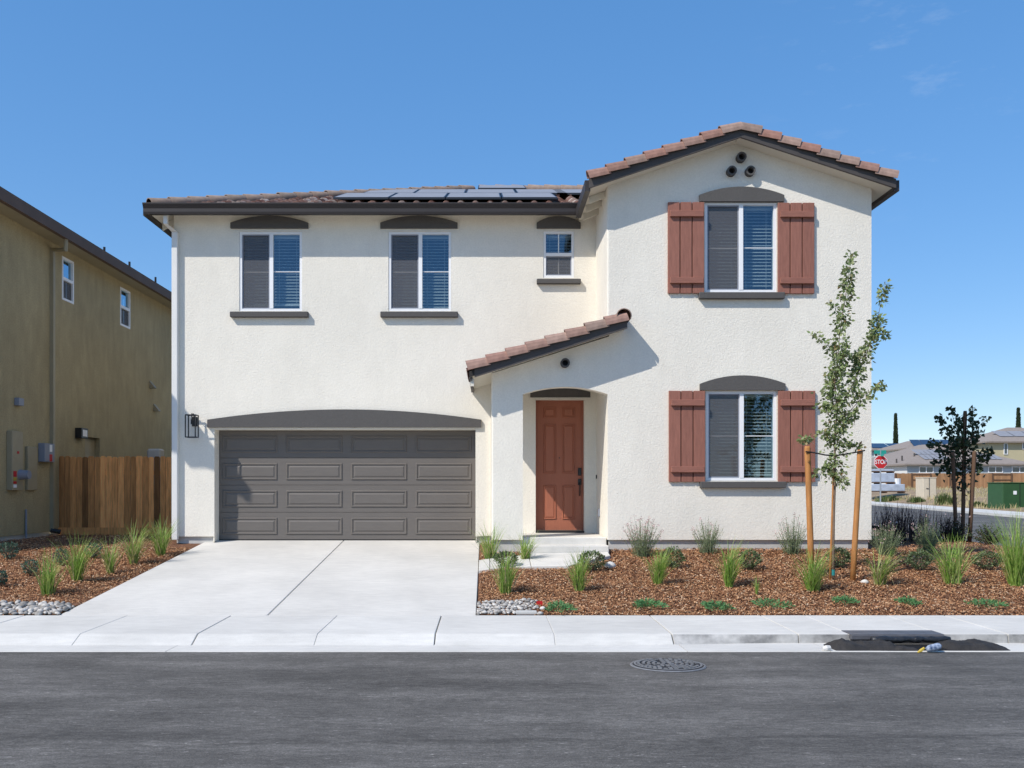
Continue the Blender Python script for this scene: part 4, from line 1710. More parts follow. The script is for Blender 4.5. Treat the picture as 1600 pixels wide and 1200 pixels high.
def field_tiles(parent, x_low, x_high, zfun, slope, y0, y1):
    """S tiles on a slope that rises along X from x_low to x_high, joined"""
    mb = MB()
    sg = 1 if x_high > x_low else -1
    ca = 1 / math.sqrt(1 + slope * slope)
    n = int(abs(x_high - x_low) / (EXPO * ca))
    for i in range(n + 1):
        x = x_low + sg * EXPO * ca * i
        ang = math.atan(slope)
        rot = Matrix.Rotation(-math.pi / 2 * sg, 4, 'Z') @ Matrix.Rotation(ang, 4, 'X')
        y = y0 + (TW if sg > 0 else 0)
        while y < y1:
            mw = Matrix.Translation((x, y, zfun(x) + 0.01)) @ rot
            mb.add([mw @ Vector(p) for p in st.v], st.f)
            y += TW
    mb.build('tile', MT['tile'], parent, True, 'stuff')


field_tiles(wroof, WX0 - 0.03, WPK - 0.3, wl, WS, WY0 + 0.13, 20.5)
field_tiles(wroof, WX1 + 0.03, WPK + 0.3, wl, WS, WY0 + 0.13, 20.5)

# portico roof
PY0 = YW - 0.36
PX0, PX1 = -0.29, 2.36
PZ = lambda x: RZ(x) + 0.1
p = MB()
q = [(PX0, PY0, PZ(PX0)), (PX1, PY0, PZ(PX1)), (PX1, YW - 0.004, PZ(PX1)), (XG - 0.002, YW - 0.004, PZ(XG)), (XG - 0.002, YM - 0.003, PZ(XG)), (PX0, YM - 0.003, PZ(PX0))]
p.add(q, [(0, 1, 2, 3, 4, 5)], 0)
p.add([(x, y, z - 0.1) for x, y, z in q], [(5, 4, 3, 2, 1, 0)], 1)
p.add([q[0], q[1], (PX1, PY0, PZ(PX1) - 0.1), (PX0, PY0, PZ(PX0) - 0.1)], [(3, 2, 1, 0)], 0)
proof = p.build('roof', [MT['deck'], MT['cream']], house)
PBX = PX0 + 0.09
MB().add([(PBX, PY0 - 0.025, PZ(PBX) - 0.13), (PX1, PY0 - 0.025, PZ(PX1) - 0.13), (PX1, PY0 - 0.025, PZ(PX1) + 0.04), (PBX, PY0 - 0.025, PZ(PBX) + 0.04),
          (PBX, PY0 + 0.015, PZ(PBX) - 0.13), (PX1, PY0 + 0.015, PZ(PX1) - 0.13), (PX1, PY0 + 0.015, PZ(PX1) + 0.04), (PBX, PY0 + 0.015, PZ(PBX) + 0.04)],
         [(0, 1, 2, 3), (7, 6, 5, 4), (0, 4, 5, 1), (1, 5, 6, 2), (2, 6, 7, 3), (3, 7, 4, 0)]).build('barge_board', MT['fascia'], house)
MB().box(PX0 + 0.005, PX0 + 0.055, PY0 + 0.02, YM - 0.02, PZ(PX0) - 0.15, PZ(PX0) + 0.0).build('fascia', MT['fascia'], house)
nP = 8
stp = (PX1 - PX0) * math.sqrt(1 + 0.32 ** 2) / nP
rake((PX0 - 0.02, PY0 - 0.045, PZ(PX0) + 0.04), 1, 0.32, nP, stp, proof, 1, stp * 1.1)
fm = MB()
field_tiles(proof, PX0 - 0.03, 2.0, PZ, 0.32, PY0 + 0.13, YM - 0.1)
hm = cap_mesh('ridge_tile', 0.13, 0.45, MT['raketile'])
link('ridge_tile', hm, proof, mw=Matrix.Translation((PX1 - 0.06, PY0 - 0.07, PZ(PX1) + 0.06)))
MB().box(PX0 + 0.02, PX0 + 0.08, PY0 + 0.05, PY0 + 0.1, PZ(PX0) - 0.24, PZ(PX0) - 0.12).build('rafter_tail', MT['cream'], house)

# ------------------------------------------------------------------ neighbour house
NX = -9.26
nb = thing('house', 'olive stucco neighbour house in shade at the left edge', 'house', (NX - 3, 22, 0.7))
n = MB()
NY0, NY1 = 15.6, 31.0
NZ0, NZ1 = 0.79, 7.05


def wy(mb, holes):
    loops = [[Vector((y, z, 0)) for y, z in lp] for lp in [rect(NY0, NY1, NZ0, NZ1)] + holes]
    tris = tessellate_polygon(loops)
    pts = [(NX, p.x, p.y) for lp in loops for p in lp]
    fs = []
    for t in tris:
        a, b, c = (Vector(pts[i]) for i in t)
        fs.append(tuple(t) if (b - a).cross(c - a).x > 0 else tuple(reversed(t)))
    mb.add(pts, fs)
    for h in holes:
        for i in range(4):
            (y0, z0), (y1, z1) = h[i], h[(i + 1) % 4]
            mb.quad((NX, y0, z0), (NX - 0.15, y0, z0), (NX - 0.15, y1, z1), (NX, y1, z1))


def nd(px):
    return -NX * FPX / (CX - px)


NW = [(nd(96.6), nd(114.8), 5.83, 6.78), (nd(187.5), nd(203), 5.83, 6.80)]
ND = (nd(133), nd(156), 0.85, V(683, nd(140)))
wy(n, [rect(*q) for q in NW] + [rect(*ND)])
n.quad((NX, NY0, NZ0), (NX, NY0, NZ1), (NX - 8, NY0, NZ1), (NX - 8, NY0, NZ0))
n.quad((NX, NY1, NZ0), (NX - 8, NY1, NZ0), (NX - 8, NY1, NZ1), (NX, NY1, NZ1))
n.build('wall', MT['olive'], nb)
MB().box(NX - 3, NX - 0.04, NY0 + 0.04, NY1, 0.3, NZ0 + 0.002).build('foundation', MT['found'], nb)
for q in NW:
    f = MB()
    y0, y1, z0, z1 = q
    for (a, b, c, d) in ((y0, y0 + 0.05, z0, z1), (y1 - 0.05, y1, z0, z1), (y0 + 0.05, y1 - 0.05, z0, z0 + 0.05), (y0 + 0.05, y1 - 0.05, z1 - 0.05, z1), (y0 + 0.05, y1 - 0.05, (z0 + z1) / 2 - 0.035, (z0 + z1) / 2 + 0.035)):
        f.box(NX - 0.1, NX + 0.012, a + 0.001, b - 0.001, c + 0.001, d - 0.001)
    wn_ = f.build('window', MT['vinyl'], nb)
    MB().box(NX - 0.05, NX - 0.04, y0 + 0.04, y1 - 0.04, (z0 + z1) / 2, z1 - 0.04).build('pane', MT['glassside'], wn_)
    MB().box(NX - 0.05, NX - 0.04, y0 + 0.04, y1 - 0.04, z0 + 0.04, (z0 + z1) / 2 - 0.001).build('pane', MT['glass'], wn_)
    MB().box(NX - 0.03, NX - 0.028, y0 + 0.05, y1 - 0.05, z0 + 0.05, (z0 + z1) / 2 - 0.04).build('insect_screen', MT['screen'], wn_)
    MB().box(NX - 0.3, NX - 0.26, y0 - 0.2, y1 + 0.2, z0 - 0.1, z1 + 0.1).build('curtain', MT['blind'], wn_)
dn = MB().box(NX - 0.16, NX - 0.12, ND[0], ND[1], 0.85, ND[3]).build('door', MT['olivebox'], nb)
# roof, eave gutter
g = MB()
g.box(NX + 0.4, NX + 0.5, 14.5, NY1, 6.93, 7.16)
g.build('gutter', MT['nfascia'], nb)
g = MB()
g.add([(NX + 0.42, 14.5, 7.1), (NX + 0.42, NY1 + 0.3, 7.1), (NX - 5, NY1 + 0.3, 8.8), (NX - 5, 14.5, 8.8), (NX + 0.42, 14.5, 7.0), (NX + 0.42, NY1 + 0.3, 7.0), (NX - 5, NY1 + 0.3, 8.7), (NX - 5, 14.5, 8.7)],
      [(0, 1, 2, 3), (7, 6, 5, 4), (4, 0, 3, 7)])
nroof = g.build('roof', MT['nfascia'], nb)
MB().box(NX - 0.1, NX + 0.4, 14.6, NY1, 6.95, 7.0).build('soffit', MT['olivebox'], nb)
for px, py in ((163, 386), (202.3, 409), (243, 433)):
    d = 9.0 * FPX / (CX - px)
    MB().tube([(-9.0, d, 7.1), (-9.0, d, V(py, d))], 0.028, 10).build('vent_pipe', MT['black'], nroof)
# downspout
g = MB()
d0 = 9.2 * FPX / (CX - 82)
g.box(NX, NX + 0.08, d0, d0 + 0.09, 0.75, V(388, d0))
d1 = 8.82 * FPX / (CX - 103)
g.tube([(NX + 0.44, d1, 6.95), (NX + 0.44, d1, V(390, d1)), (NX + 0.04, d0 + 0.045, V(388, d0) - 0.02)], 0.045, 8)
g.build('downspout', MT['olivebox'], nb)


def nbox(px0, px1, py0, py1, proj, name, mat, parent=None, x=NX, bev=0.008):
    y0, y1 = nd(px0), nd(px1)
    ym = (y0 + y1) / 2
    return MB().box(x, x + proj, y0, y1, V(py1, ym), V(py0, ym), bev=bev).build(name, mat, parent or nb)


mp_ = nbox(10, 27.5, 674, 766, 0.11, 'meter_panel', MT['olivebox'])
ym = nd(27)
MB().tube([(NX + 0.11, ym - 0.12, V(742, ym)), (NX + 0.3, ym - 0.12, V(742, ym))], [0.1, 0.085], 16).build('meter', MT['greybox'], mp_)
nbox(12, 17, 736, 745, 0.005, 'label', MT['red'], mp_, NX + 0.11, 0.001)
nbox(12, 17, 746, 751, 0.005, 'label', MT['yellow'], mp_, NX + 0.11, 0.001)
nbox(12, 17, 752, 756, 0.005, 'label', MT['red'], mp_, NX + 0.11, 0.001)
nbox(12, 17, 757, 762, 0.005, 'label', MT['white'], mp_, NX + 0.11, 0.001)
nbox(18, 21, 705, 709, 0.005, 'label', MT['red'], mp_, NX + 0.11, 0.001)
nbox(39, 54, 698, 766, 0.06, 'cabinet', MT['olivebox'])
bx_ = nbox(59.5, 75, 693, 722, 0.14, 'switch_box', MT['greybox'])
nbox(67, 71, 710, 721, 0.005, 'label', MT['red'], bx_, NX + 0.14, 0.001)
nbox(67, 71, 695, 706, 0.005, 'label', MT['white'], bx_, NX + 0.14, 0.001)
nbox(22, 30, 622, 634, 0.1, 'sensor_light', MT['greybox'])
ln_ = nbox(117, 127.5, 669, 685, 0.15, 'wall_lamp', MT['black'])
nbox(119, 126, 672, 682, 0.004, 'glass', MT['white'], ln_, NX + 0.15, 0.001)
for (px, py) in ((233, 606), (239.5, 642)):
    d = nd(px)
    z = V(py, d)
    MB().add([(NX, d, z), (NX + 0.16, d, z), (NX, d, z + 0.2), (NX, d + 0.18, z), (NX + 0.16, d + 0.18, z), (NX, d + 0.18, z + 0.2)],
             [(0, 1, 2), (5, 4, 3), (1, 4, 5, 2), (0, 3, 4, 1)]).build('vent_hood', MT['olivebox'], nb)
d = nd(38.5)
MB().tube([(NX + 0.03, d, 0.72), (NX + 0.03, d, V(796, d))], 0.02, 8).build('conduit', MT['greybox'], nb)
MB().tube([(NX + 0.02, nd(78), 0.82), (NX + 0.2, nd(80), 0.78)], 0.05, 10).build('drain_outlet', MT['black'], nb)

# ------------------------------------------------------------------ side fence
FY = 20.1
fence = thing('fence', 'dark cedar board fence between the olive house and the white house', 'fence', (-7.6, FY, 0.7))
rf = random.Random(21)
x = NX + 0.01
while x < XL - 0.05:
    w_ = 0.118 + rf.uniform(-0.012, 0.02)
    h_ = V(713, FY) + rf.uniform(-0.015, 0.012)
    yo = rf.uniform(-0.006, 0.006)
    e = 0.025
    pts = [(x, 0.68), (x + w_, 0.68), (x + w_, h_ - e), (x + w_ - e, h_), (x + e, h_), (x, h_ - e)]
    MB().prism_y(pts, FY - 0.01 + yo, FY + 0.009 + yo).build('board', MT['fence'], fence)
    x += w_ + rf.uniform(0.004, 0.013)
MB().box(NX, XL, FY - 0.032, FY - 0.016, 0.7, 0.86).build('kickboard', MT['fence'], fence)
MB().box(NX, XL, FY + 0.02, FY + 0.06, 1.0, 1.09).build('rail', MT['fence'], fence)
MB().box(NX, XL, FY + 0.02, FY + 0.06, 2.0, 2.09).build('rail', MT['fence'], fence)
g = MB().box(U(229, 21.5), U(250.5, 21.5), 21.5, 21.8, 1.6, V(701, 21.5), bev=0.04)
tag(g.build('junction_box', MT['found']), 'pale grey rounded box showing above the cedar fence', 'box')

# ------------------------------------------------------------------ plants


def leaf(mb, p, d, n, L, W, mi=0, fold=0.15):
    d = d.normalized()
    s = d.cross(n)
    if s.length < 1e-4:
        s = d.cross(Vector((1, 0, 0.3)))
    s.normalize()
    nn = s.cross(d)
    a, t = p, p + d * L
    m = p + d * L * 0.45 + nn * fold * W
    mb.add([a, m + s * W * 0.5 - nn * fold * W, t, m - s * W * 0.5 - nn * fold * W], [(0, 1, 2), (0, 2, 3)], mi)


def rdir(r):
    while True:
        v = Vector((r.uniform(-1, 1), r.uniform(-1, 1), r.uniform(-1, 1)))
        if 0.05 < v.length < 1:
            return v.normalized()


def blade(mb, r, p, az, L, lean, bend, w, mi, seg=5):
    up = math.pi / 2 - lean
    h = Vector((math.cos(az), math.sin(az), 0))
    side = Vector((-math.sin(az + r.uniform(-0.8, 0.8)), math.cos(az), 0)).normalized()
    pts = []
    q = Vector(p)
    for i in range(seg + 1):
        pts.append(q.copy())
        a = up - bend * (i / seg) ** 1.5
        q = q + (h * math.cos(a) + Vector((0, 0, 1)) * math.sin(a)) * (L / seg)
    vs, fs = [], []
    for i, q in enumerate(pts):
        ww_ = w * (1 - (i / seg) ** 1.6) + 0.0008
        vs += [q - side * ww_, q + side * ww_]
    fs = [(2 * i, 2 * i + 1, 2 * i + 3, 2 * i + 2) for i in range(seg)]
    mb.add(vs, fs, mi)


def grass(px, py, top, label, seed, n=90, spread=0.06, lean=0.22, bendy=0.9, straw=0.12, bias=(0.0, 0.0), w=0.006, mats=None, group='grass clumps in the mulch beds'):
    p = bed_point(px, py)
    h = (py - top) * p.y / FPX
    r = random.Random(seed)
    mb = MB()
    for i in range(int(n * 1.9)):
        az = r.uniform(0, 2 * math.pi)
        rr = spread * math.sqrt(r.random())
        a2 = r.uniform(0, 2 * math.pi)
        pos = Vector((rr * math.cos(a2), rr * math.sin(a2), -0.03))
        if r.random() < abs(bias[0]):
            az = (0 if bias[0] > 0 else math.pi) + r.gauss(0, 0.5)
        L = h * r.uniform(0.55, 1.25)
        st_ = r.random() < straw
        blade(mb, r, pos, az, L, abs(r.gauss(lean, 0.16)), abs(r.gauss(bendy, 0.45)) + (0.8 if st_ else 0), w * r.uniform(0.6, 1.3), 1 if st_ else 0)
    o = mb.build('grass_clump', mats or [MT['grass'], MT['straw']], None, loc=p)
    tag(o, label, 'grass', group)
    return o


grass(75, 927, 862, 'grass clump nearest the street in the left bed', 1, 80, 0.08, 0.25, 0.6, 0.25)
grass(120, 907, 838, 'tall grass clump leaning right, second from the street in the left bed', 2, 85, 0.06, 0.2, 0.7, 0.06, (0.35, 0))
grass(172, 894, 838, 'thin grass clump in the middle of the left bed row', 3, 55, 0.05, 0.2, 0.5, 0.25)
grass(208, 879, 815, 'seeding grass clump with straw blades near the cedar fence', 4, 75, 0.06, 0.3, 0.7, 0.4, (0.3, 0))
grass(252, 867, 810, 'grass clump beside the garage corner downspout', 5, 90, 0.07, 0.25, 0.7, 0.15)
grass(765, 873, 820, 'grass clump between the garage door and the garden path', 6, 80, 0.07, 0.28, 0.6, 0.15)
grass(820, 874, 828, 'grass clump leaning right in front of the porch pier', 7, 70, 0.06, 0.3, 0.7, 0.2, (0.4, 0))
grass(790, 925, 862, 'grass clump at the driveway edge just above the cobbles', 8, 95, 0.075, 0.2, 0.4, 0.1)
grass(905, 922, 862, 'grass clump in front of the shrub at the path corner', 9, 85, 0.06, 0.2, 0.4, 0.08)
grass(1028, 912, 853, 'bright grass clump leaning right below the left lower shutter', 10, 95, 0.055, 0.18, 0.8, 0.05, (0.5, 0))
grass(1139, 914, 846, 'narrow upright grass clump below the lower window', 11, 90, 0.05, 0.15, 0.7, 0.05, (0.45, 0))
grass(1270, 921, 852, 'grass clump at the foot of the left tree stake', 12, 110, 0.085, 0.3, 0.8, 0.1, (0.35, 0))
grass(1374, 913, 848, 'grass clump with long arching straw blades right of the tree', 13, 95, 0.07, 0.3, 1.0, 0.4, (0.6, 0))
grass(1488, 911, 832, 'broad grass clump in front of the dark ginkgo', 14, 110, 0.11, 0.28, 0.8, 0.15)
grass(1588, 912, 806, 'tallest grass clump at the right edge of the photo', 15, 130, 0.1, 0.2, 0.45, 0.06)
grass(1183, 930, 900, 'small grass shoot standing alone in the mulch', 16, 9, 0.02, 0.15, 0.4, 0.0)


def shrub(px, py, wpx, hpx, label, seed, mat='shrub', n=900, L=0.035, name='shrub', group='low rounded shrubs', off=0):
    p = bed_point(px, py)
    s = p.y / FPX
    W, H = wpx * s / 2, hpx * s
    r = random.Random(seed)
    mb = MB()
    for i in range(n):
        d = rdir(r)
        rr = r.uniform(0.55, 1.0) ** 0.6 * (0.82 + 0.28 * mnoise.noise(d * 2.2 + Vector((seed, 0, 0))))
        q = Vector((d.x * W * rr, d.y * W * rr * 0.85, H * (0.48 + 0.5 * d.z * rr)))
        if q.z < 0:
            continue
        leaf(mb, q, (d + rdir(r) * 0.8 + Vector((0, 0, 0.3))), rdir(r), L * r.uniform(0.7, 1.3), L * 0.55)
    for i in range(14):
        a = r.uniform(0, 6.28)
        e = Vector((math.cos(a) * W * 0.7, math.sin(a) * W * 0.6, H * r.uniform(0.4, 0.8)))
        mb.tube([(0, 0, -0.03), e * 0.5, e], [0.008, 0.006, 0.003], 5, True, 1)
    o = mb.build(name, [MT[mat], MT['bark']], None, loc=p)
    tag(o, label, 'shrub', group)


shrub(15, 873, 34, 28, 'blue green shrub by the conduit of the olive house', 31, 'bluegreen', 380, 0.04)
shrub(47, 897, 26, 24, 'small blue green shrub behind the grass nearest the street', 32, 'bluegreen', 260, 0.04)
shrub(95, 881, 26, 26, 'small blue green shrub between the two left bed grasses', 33, 'bluegreen', 260, 0.04)
shrub(146, 870, 30, 22, 'blue green shrub in front of the cedar fence boards', 34, 'bluegreen', 320, 0.04)
shrub(2, 914, 18, 24, 'blue green shrub cut by the left edge of the photo', 35, 'bluegreen', 260, 0.04)
shrub(790, 884, 44, 25, 'rounded shrub on the garden path behind the grass by the driveway', 36)
shrub(925, 890, 50, 32, 'pale rounded shrub at the corner of the garden path', 37, 'shrub', 1100)
shrub(1052, 887, 40, 34, 'rounded shrub behind the bright leaning grass', 38)
shrub(1172, 889, 42, 32, 'rounded shrub right of the narrow upright grass', 39)
shrub(1311, 887, 40, 34, 'rounded shrub behind the trunk of the staked tree', 40)
shrub(1437, 890, 46, 34, 'dark rounded shrub left of the broad ginkgo grass', 41)
shrub(1543, 889, 52, 30, 'rounded shrub right of the ginkgo stakes', 42, 'shrub', 1000)


def wispy(px, py, wpx, hpx, label, seed, flowers=0.12, mats=('sage', 'pink'), n=60, name='flowering_shrub', group='wispy flowering shrubs along the house wall', leafL=0.022):
    p = bed_point(px, py)
    s = p.y / FPX
    W, H = wpx * s / 2, hpx * s
    r = random.Random(seed)
    mb = MB()
    for i in range(int(n * 1.7)):
        az = r.uniform(0, 6.283)
        out_ = W * math.sqrt(r.random())
        hh = H * r.uniform(0.45, 1.05) * (1 - 0.3 * (out_ / W) ** 2)
        tip = Vector((math.cos(az) * out_, math.sin(az) * out_ * 0.7, hh))
        mid = Vector((tip.x * 0.35, tip.y * 0.35, hh * 0.55))
        bb = r.uniform(0.1, 0.5)
        mid = Vector((tip.x * (0.45 + bb * 0.5), tip.y * (0.45 + bb * 0.5), hh * 0.5))
        pts = [Vector((tip.x * bb + r.uniform(-0.03, 0.03), tip.y * bb, -0.02)), mid, tip]
        mb.tube(pts, [0.003, 0.0022, 0.0012], 3, False, 0)
        nl = int(16 + hh * 22)
        for k in range(nl):
            t_ = r.random() ** 1.5 * 0.86 + 0.08
            q = pts[0].lerp(mid, t_ * 2) if t_ < 0.5 else mid.lerp(tip, t_ * 2 - 1)
            leaf(mb, q, (rdir(r) + Vector((0, 0, 0.5))), rdir(r), leafL * r.uniform(0.6, 1.4), leafL * 0.4, 0)
        if r.random() < flowers * 4:
            for k in range(5):
                q = tip + rdir(r) * 0.025
                leaf(mb, q, rdir(r), rdir(r), 0.02, 0.016, 1)
    o = mb.build(name, [MT[m] for m in mats], None, loc=p)
    tag(o, label, 'shrub', group)


wispy(1003, 868, 62, 62, 'wispy shrub with pink flowers right of the porch step', 51, 0.25, n=75)
wispy(1105, 864, 58, 58, 'pale wispy shrub under the left half of the lower window', 52, 0.08, n=65)
wispy(1238, 864, 56, 60, 'wispy shrub behind the left tree stake', 53, 0.08, n=62)
wispy(1385, 866, 62, 52, 'bushy wispy shrub at the right corner of the house', 54, 0.06, n=85)
wispy(1450, 862, 50, 58, 'upright wispy shrub between the house corner and the ginkgo', 55, 0.05, n=80)


def ground_cover(px, py, wpx, hpx, label, seed, n=420):
    p = bed_point(px, py)
    s = p.y / FPX
    W = wpx * s / 2
    D = hpx * s / 0.16 / 2 * 0.75
    r = random.Random(seed)
    mb = MB()
    for i in range(n):
        a = r.uniform(0, 6.283)
        k = r.random() ** 0.6 * (0.8 + 0.5 * mnoise.noise(Vector((math.cos(a) * 1.5, math.sin(a) * 1.5, seed))))
        q = Vector((math.cos(a) * W * k, math.sin(a) * D * k, r.uniform(0.0, 0.07) * (1.2 - k)))
        d = Vector((math.cos(a), math.sin(a), r.uniform(0.1, 1.0))) + rdir(r) * 0.7
        leaf(mb, q, d, rdir(r), 0.05 * r.uniform(0.6, 1.4), 0.015)
    o = mb.build('ground_cover_plant', [MT['juniper']], None, loc=p)
    tag(o, label, 'plant', 'low green ground cover plants along the sidewalk')


ground_cover(874, 951, 48, 22, 'dense green ground cover beside the right cobbles', 61)
ground_cover(1012, 947, 60, 16, 'flat green ground cover second from the right cobbles', 62)
ground_cover(1117, 950, 55, 20, 'two lobed ground cover below the lone grass shoot', 63)
ground_cover(1203, 946, 62, 22, 'widest ground cover patch near the lone grass shoot', 64, 300)
ground_cover(1320, 941, 42, 13, 'small ground cover in front of the right tree stake', 65, 300)
ground_cover(1418, 943, 32, 14, 'smallest round ground cover above the storm drain', 66, 300)
ground_cover(1542, 946, 76, 15, 'long flat ground cover at the right end of the bed', 67, 300)

# shaded purple grasses past the house corner
for i, (px, py, top, lab) in enumerate(((1378, 848, 780, 'dark purple grass hugging the shaded house corner'), (1408, 846, 778, 'dark purple grass second from the house corner'),
                                        (1436, 846, 782, 'dark purple grass left of the ginkgo stakes'), (1480, 846, 795, 'dark tuft of grass at the foot of the ginkgo'))):
    d = 17.4 + 0.3 * i
    r = random.Random(70 + i)
    x = U(px, d)
    z = bed_z(x, d) - 0.03
    h = V(top, d) - z
    mb = MB()
    for k in range(120):
        blade(mb, r, Vector((r.gauss(0, 0.13), r.gauss(0, 0.13), -0.02)), r.uniform(0, 6.28), h * r.uniform(0.55, 1.05), abs(r.gauss(0.15, 0.12)), abs(r.gauss(0.3, 0.25)), 0.006, 0)
    for k in range(26):
        q = Vector((r.gauss(0, 0.2), r.gauss(0, 0.2), h * r.uniform(0.4, 0.8)))
        leaf(mb, q, rdir(r), rdir(r), 0.05, 0.03, 1)
    o = mb.build('purple_grass', [MT['darkgrass'], MT['pink']], None, loc=(x, d, z))
    tag(o, lab, 'grass', 'dark grasses in the shade of the house')


def dark_shrub(px, d, wpx, top, label, seed):
    x = U(px, d)
    z = bed_z(x, d) - 0.03
    h = V(top, d) - z
    W = wpx * d / FPX / 2
    r = random.Random(seed)
    mb = MB()
    for i in range(45):
        a = r.uniform(0, 6.28)
        k = math.sqrt(r.random())
        tip = Vector((math.cos(a) * W * k, math.sin(a) * W * k, h * r.uniform(0.35, 1.0) * (1 - 0.35 * k)))
        mb.tube([(0, 0, 0), tip * 0.5 + Vector((0, 0, 0.05)), tip], [0.006, 0.004, 0.002], 4, False, 1)
        for j in range(22):
            t_ = r.uniform(0.3, 1)
            leaf(mb, tip * t_ + rdir(r) * 0.03, rdir(r) + Vector((0, 0, 0.6)), rdir(r), 0.045, 0.02, 0)
    o = mb.build('shrub', [MT['ginkgo'], MT['bark']], None, loc=(x, d, z))
    tag(o, label, 'shrub')


dark_shrub(1545, 18.0, 64, 812, 'dark spiky shrub in shade right of the ginkgo stakes', 81)
dark_shrub(1495, 18.2, 50, 806, 'dark leafy shrub around the foot of the ginkgo', 82)

# ---------------- staked young pear tree
TP = bed_point(1300, 904)
TD = TP.y
tree = thing('tree', 'young staked tree with two leafy leaders before the right house corner', 'tree', TP)


def TPx(px, py, dy=0.0):
    return Vector((U(px, TD + dy), TD + dy, V(py, TD + dy)))


tr = MB()
tr.tube([TPx(1302, 908), TPx(1302, 860), TPx(1303, 800), TPx(1305, 740), TPx(1304, 690), TPx(1308, 640)], [0.021, 0.018, 0.017, 0.016, 0.014, 0.012], 9)
trunk = tr.build('trunk', MT['bark'], tree, True)
MB().tube([TPx(1302, 899), TPx(1302, 890)], [0.023, 0.023], 9).build('grafting_tape', MT['tape'], trunk)
rt = random.Random(77)
branches = [
    ([(1308, 640), (1304, 600), (1309, 560), (1312, 520), (1318, 480), (1325, 440), (1330, 398)], 0.0, 0.010, 1.0, (0.15, 0.06)),
    ([(1308, 645), (1325, 615), (1340, 585), (1355, 550), (1368, 515), (1375, 480), (1384, 440)], 0.1, 0.009, 0.85, (0.13, 0.05)),
    ([(1306, 668), (1330, 640), (1350, 618), (1368, 606), (1384, 598)], -0.1, 0.007, 0.8, (0.11, 0.05)),
    ([(1305, 690), (1290, 676), (1272, 682), (1254, 688)], -0.05, 0.005, 0.75, (0.07, 0.05)),
    ([(1309, 560), (1298, 545), (1285, 533), (1271, 520)], 0.05, 0.004, 0.35, (0.05, 0.04)),
    ([(1304, 720), (1290, 732), (1276, 742)], 0.1, 0.004, 0.7, (0.07, 0.06)),
    ([(1305, 735), (1315, 748), (1318, 760)], -0.12, 0.004, 0.8, (0.07, 0.05)),
    ([(1306, 700), (1322, 690), (1335, 695), (1342, 700)], 0.08, 0.004, 0.5, (0.06, 0.04)),
    ([(1307, 655), (1292, 640), (1285, 628)], 0.15, 0.005, 0.6, (0.07, 0.05)),
    ([(1316, 490), (1305, 478), (1297, 472)], 0.0, 0.003, 0.3, (0.04, 0.03)),
    ([(1305, 590), (1318, 560), (1324, 540)], -0.15, 0.006, 0.8, (0.08, 0.05)),
    ([(1340, 590), (1338, 565), (1340, 550)], 0.1, 0.004, 0.7, (0.05, 0.03)),
    ([(1306, 650), (1298, 610), (1302, 575)], 0.2, 0.006, 0.8, (0.09, 0.06)),
    ([(1306, 680), (1322, 655), (1338, 645)], 0.2, 0.005, 0.8, (0.1, 0.06)),
    ([(1304, 760), (1306, 700), (1307, 650)], 0.0, 0.005, 0.7, (0.13, 0.15)),
    ([(1372, 500), (1380, 520), (1387, 527)], 0.05, 0.003, 0.5, (0.05, 0.03)),
]
lv = MB()
for pts, dyy, rad, dens, (s0, s1) in branches:
    P = [TPx(x, y, dyy * i / (len(pts) - 1)) for i, (x, y) in enumerate(pts)]
    MB().tube(P, [rad * (1 - 0.75 * i / (len(P) - 1)) for i in range(len(P))], 6).build('branch', MT['bark'], tree, True)
    total = sum((P[i + 1] - P[i]).length for i in range(len(P) - 1))
    nl = int(total * 500 * dens)
    for _ in range(nl):
        u = rt.random() * (len(P) - 1)
        i = int(u)
        q = P[i].lerp(P[i + 1], u - i)
        f = u / (len(P) - 1)
        sp = s0 + (s1 - s0) * f
        # clumps along the stem
        if mnoise.noise(Vector((q.x * 7, q.z * 7, dyy * 5))) < -0.18:
            continue
        off = Vector((rt.gauss(0, sp * 0.55), rt.gauss(0, sp * 0.6), rt.gauss(0, sp * 0.4)))
        d = off.normalized() * 0.6 + rdir(rt) * 0.6 + Vector((0, 0, -0.25)) if off.length > 0.01 else rdir(rt)
        leaf(lv, q + off, d, rdir(rt) + Vector((-0.4, -0.3, 0.6)), rt.uniform(0.05, 0.082), rt.uniform(0.034, 0.052), 0, 0.2)
lv.build('crown', MT['leaf'], tree)


def stake(p0, p1, rad, label, mat, name='tree_stake', group=None):
    p0, p1 = Vector(p0), Vector(p1)
    loc = p0.copy()
    mb = MB()
    t = (p1 - p0)
    pts = [Vector((0, 0, 0)) + t * f for f in (-0.05, 0.25, 0.5, 0.75, 0.98, 1.0)]
    mb.tube(pts, [rad, rad * 1.02, rad * 0.98, rad, rad, rad * 0.8], 10)
    o = mb.build(name, mat, None, True, None, loc)
    tag(o, label, 'stake', group)


def SP(px, py, dy=0.0):
    return TPx(px, py, dy)


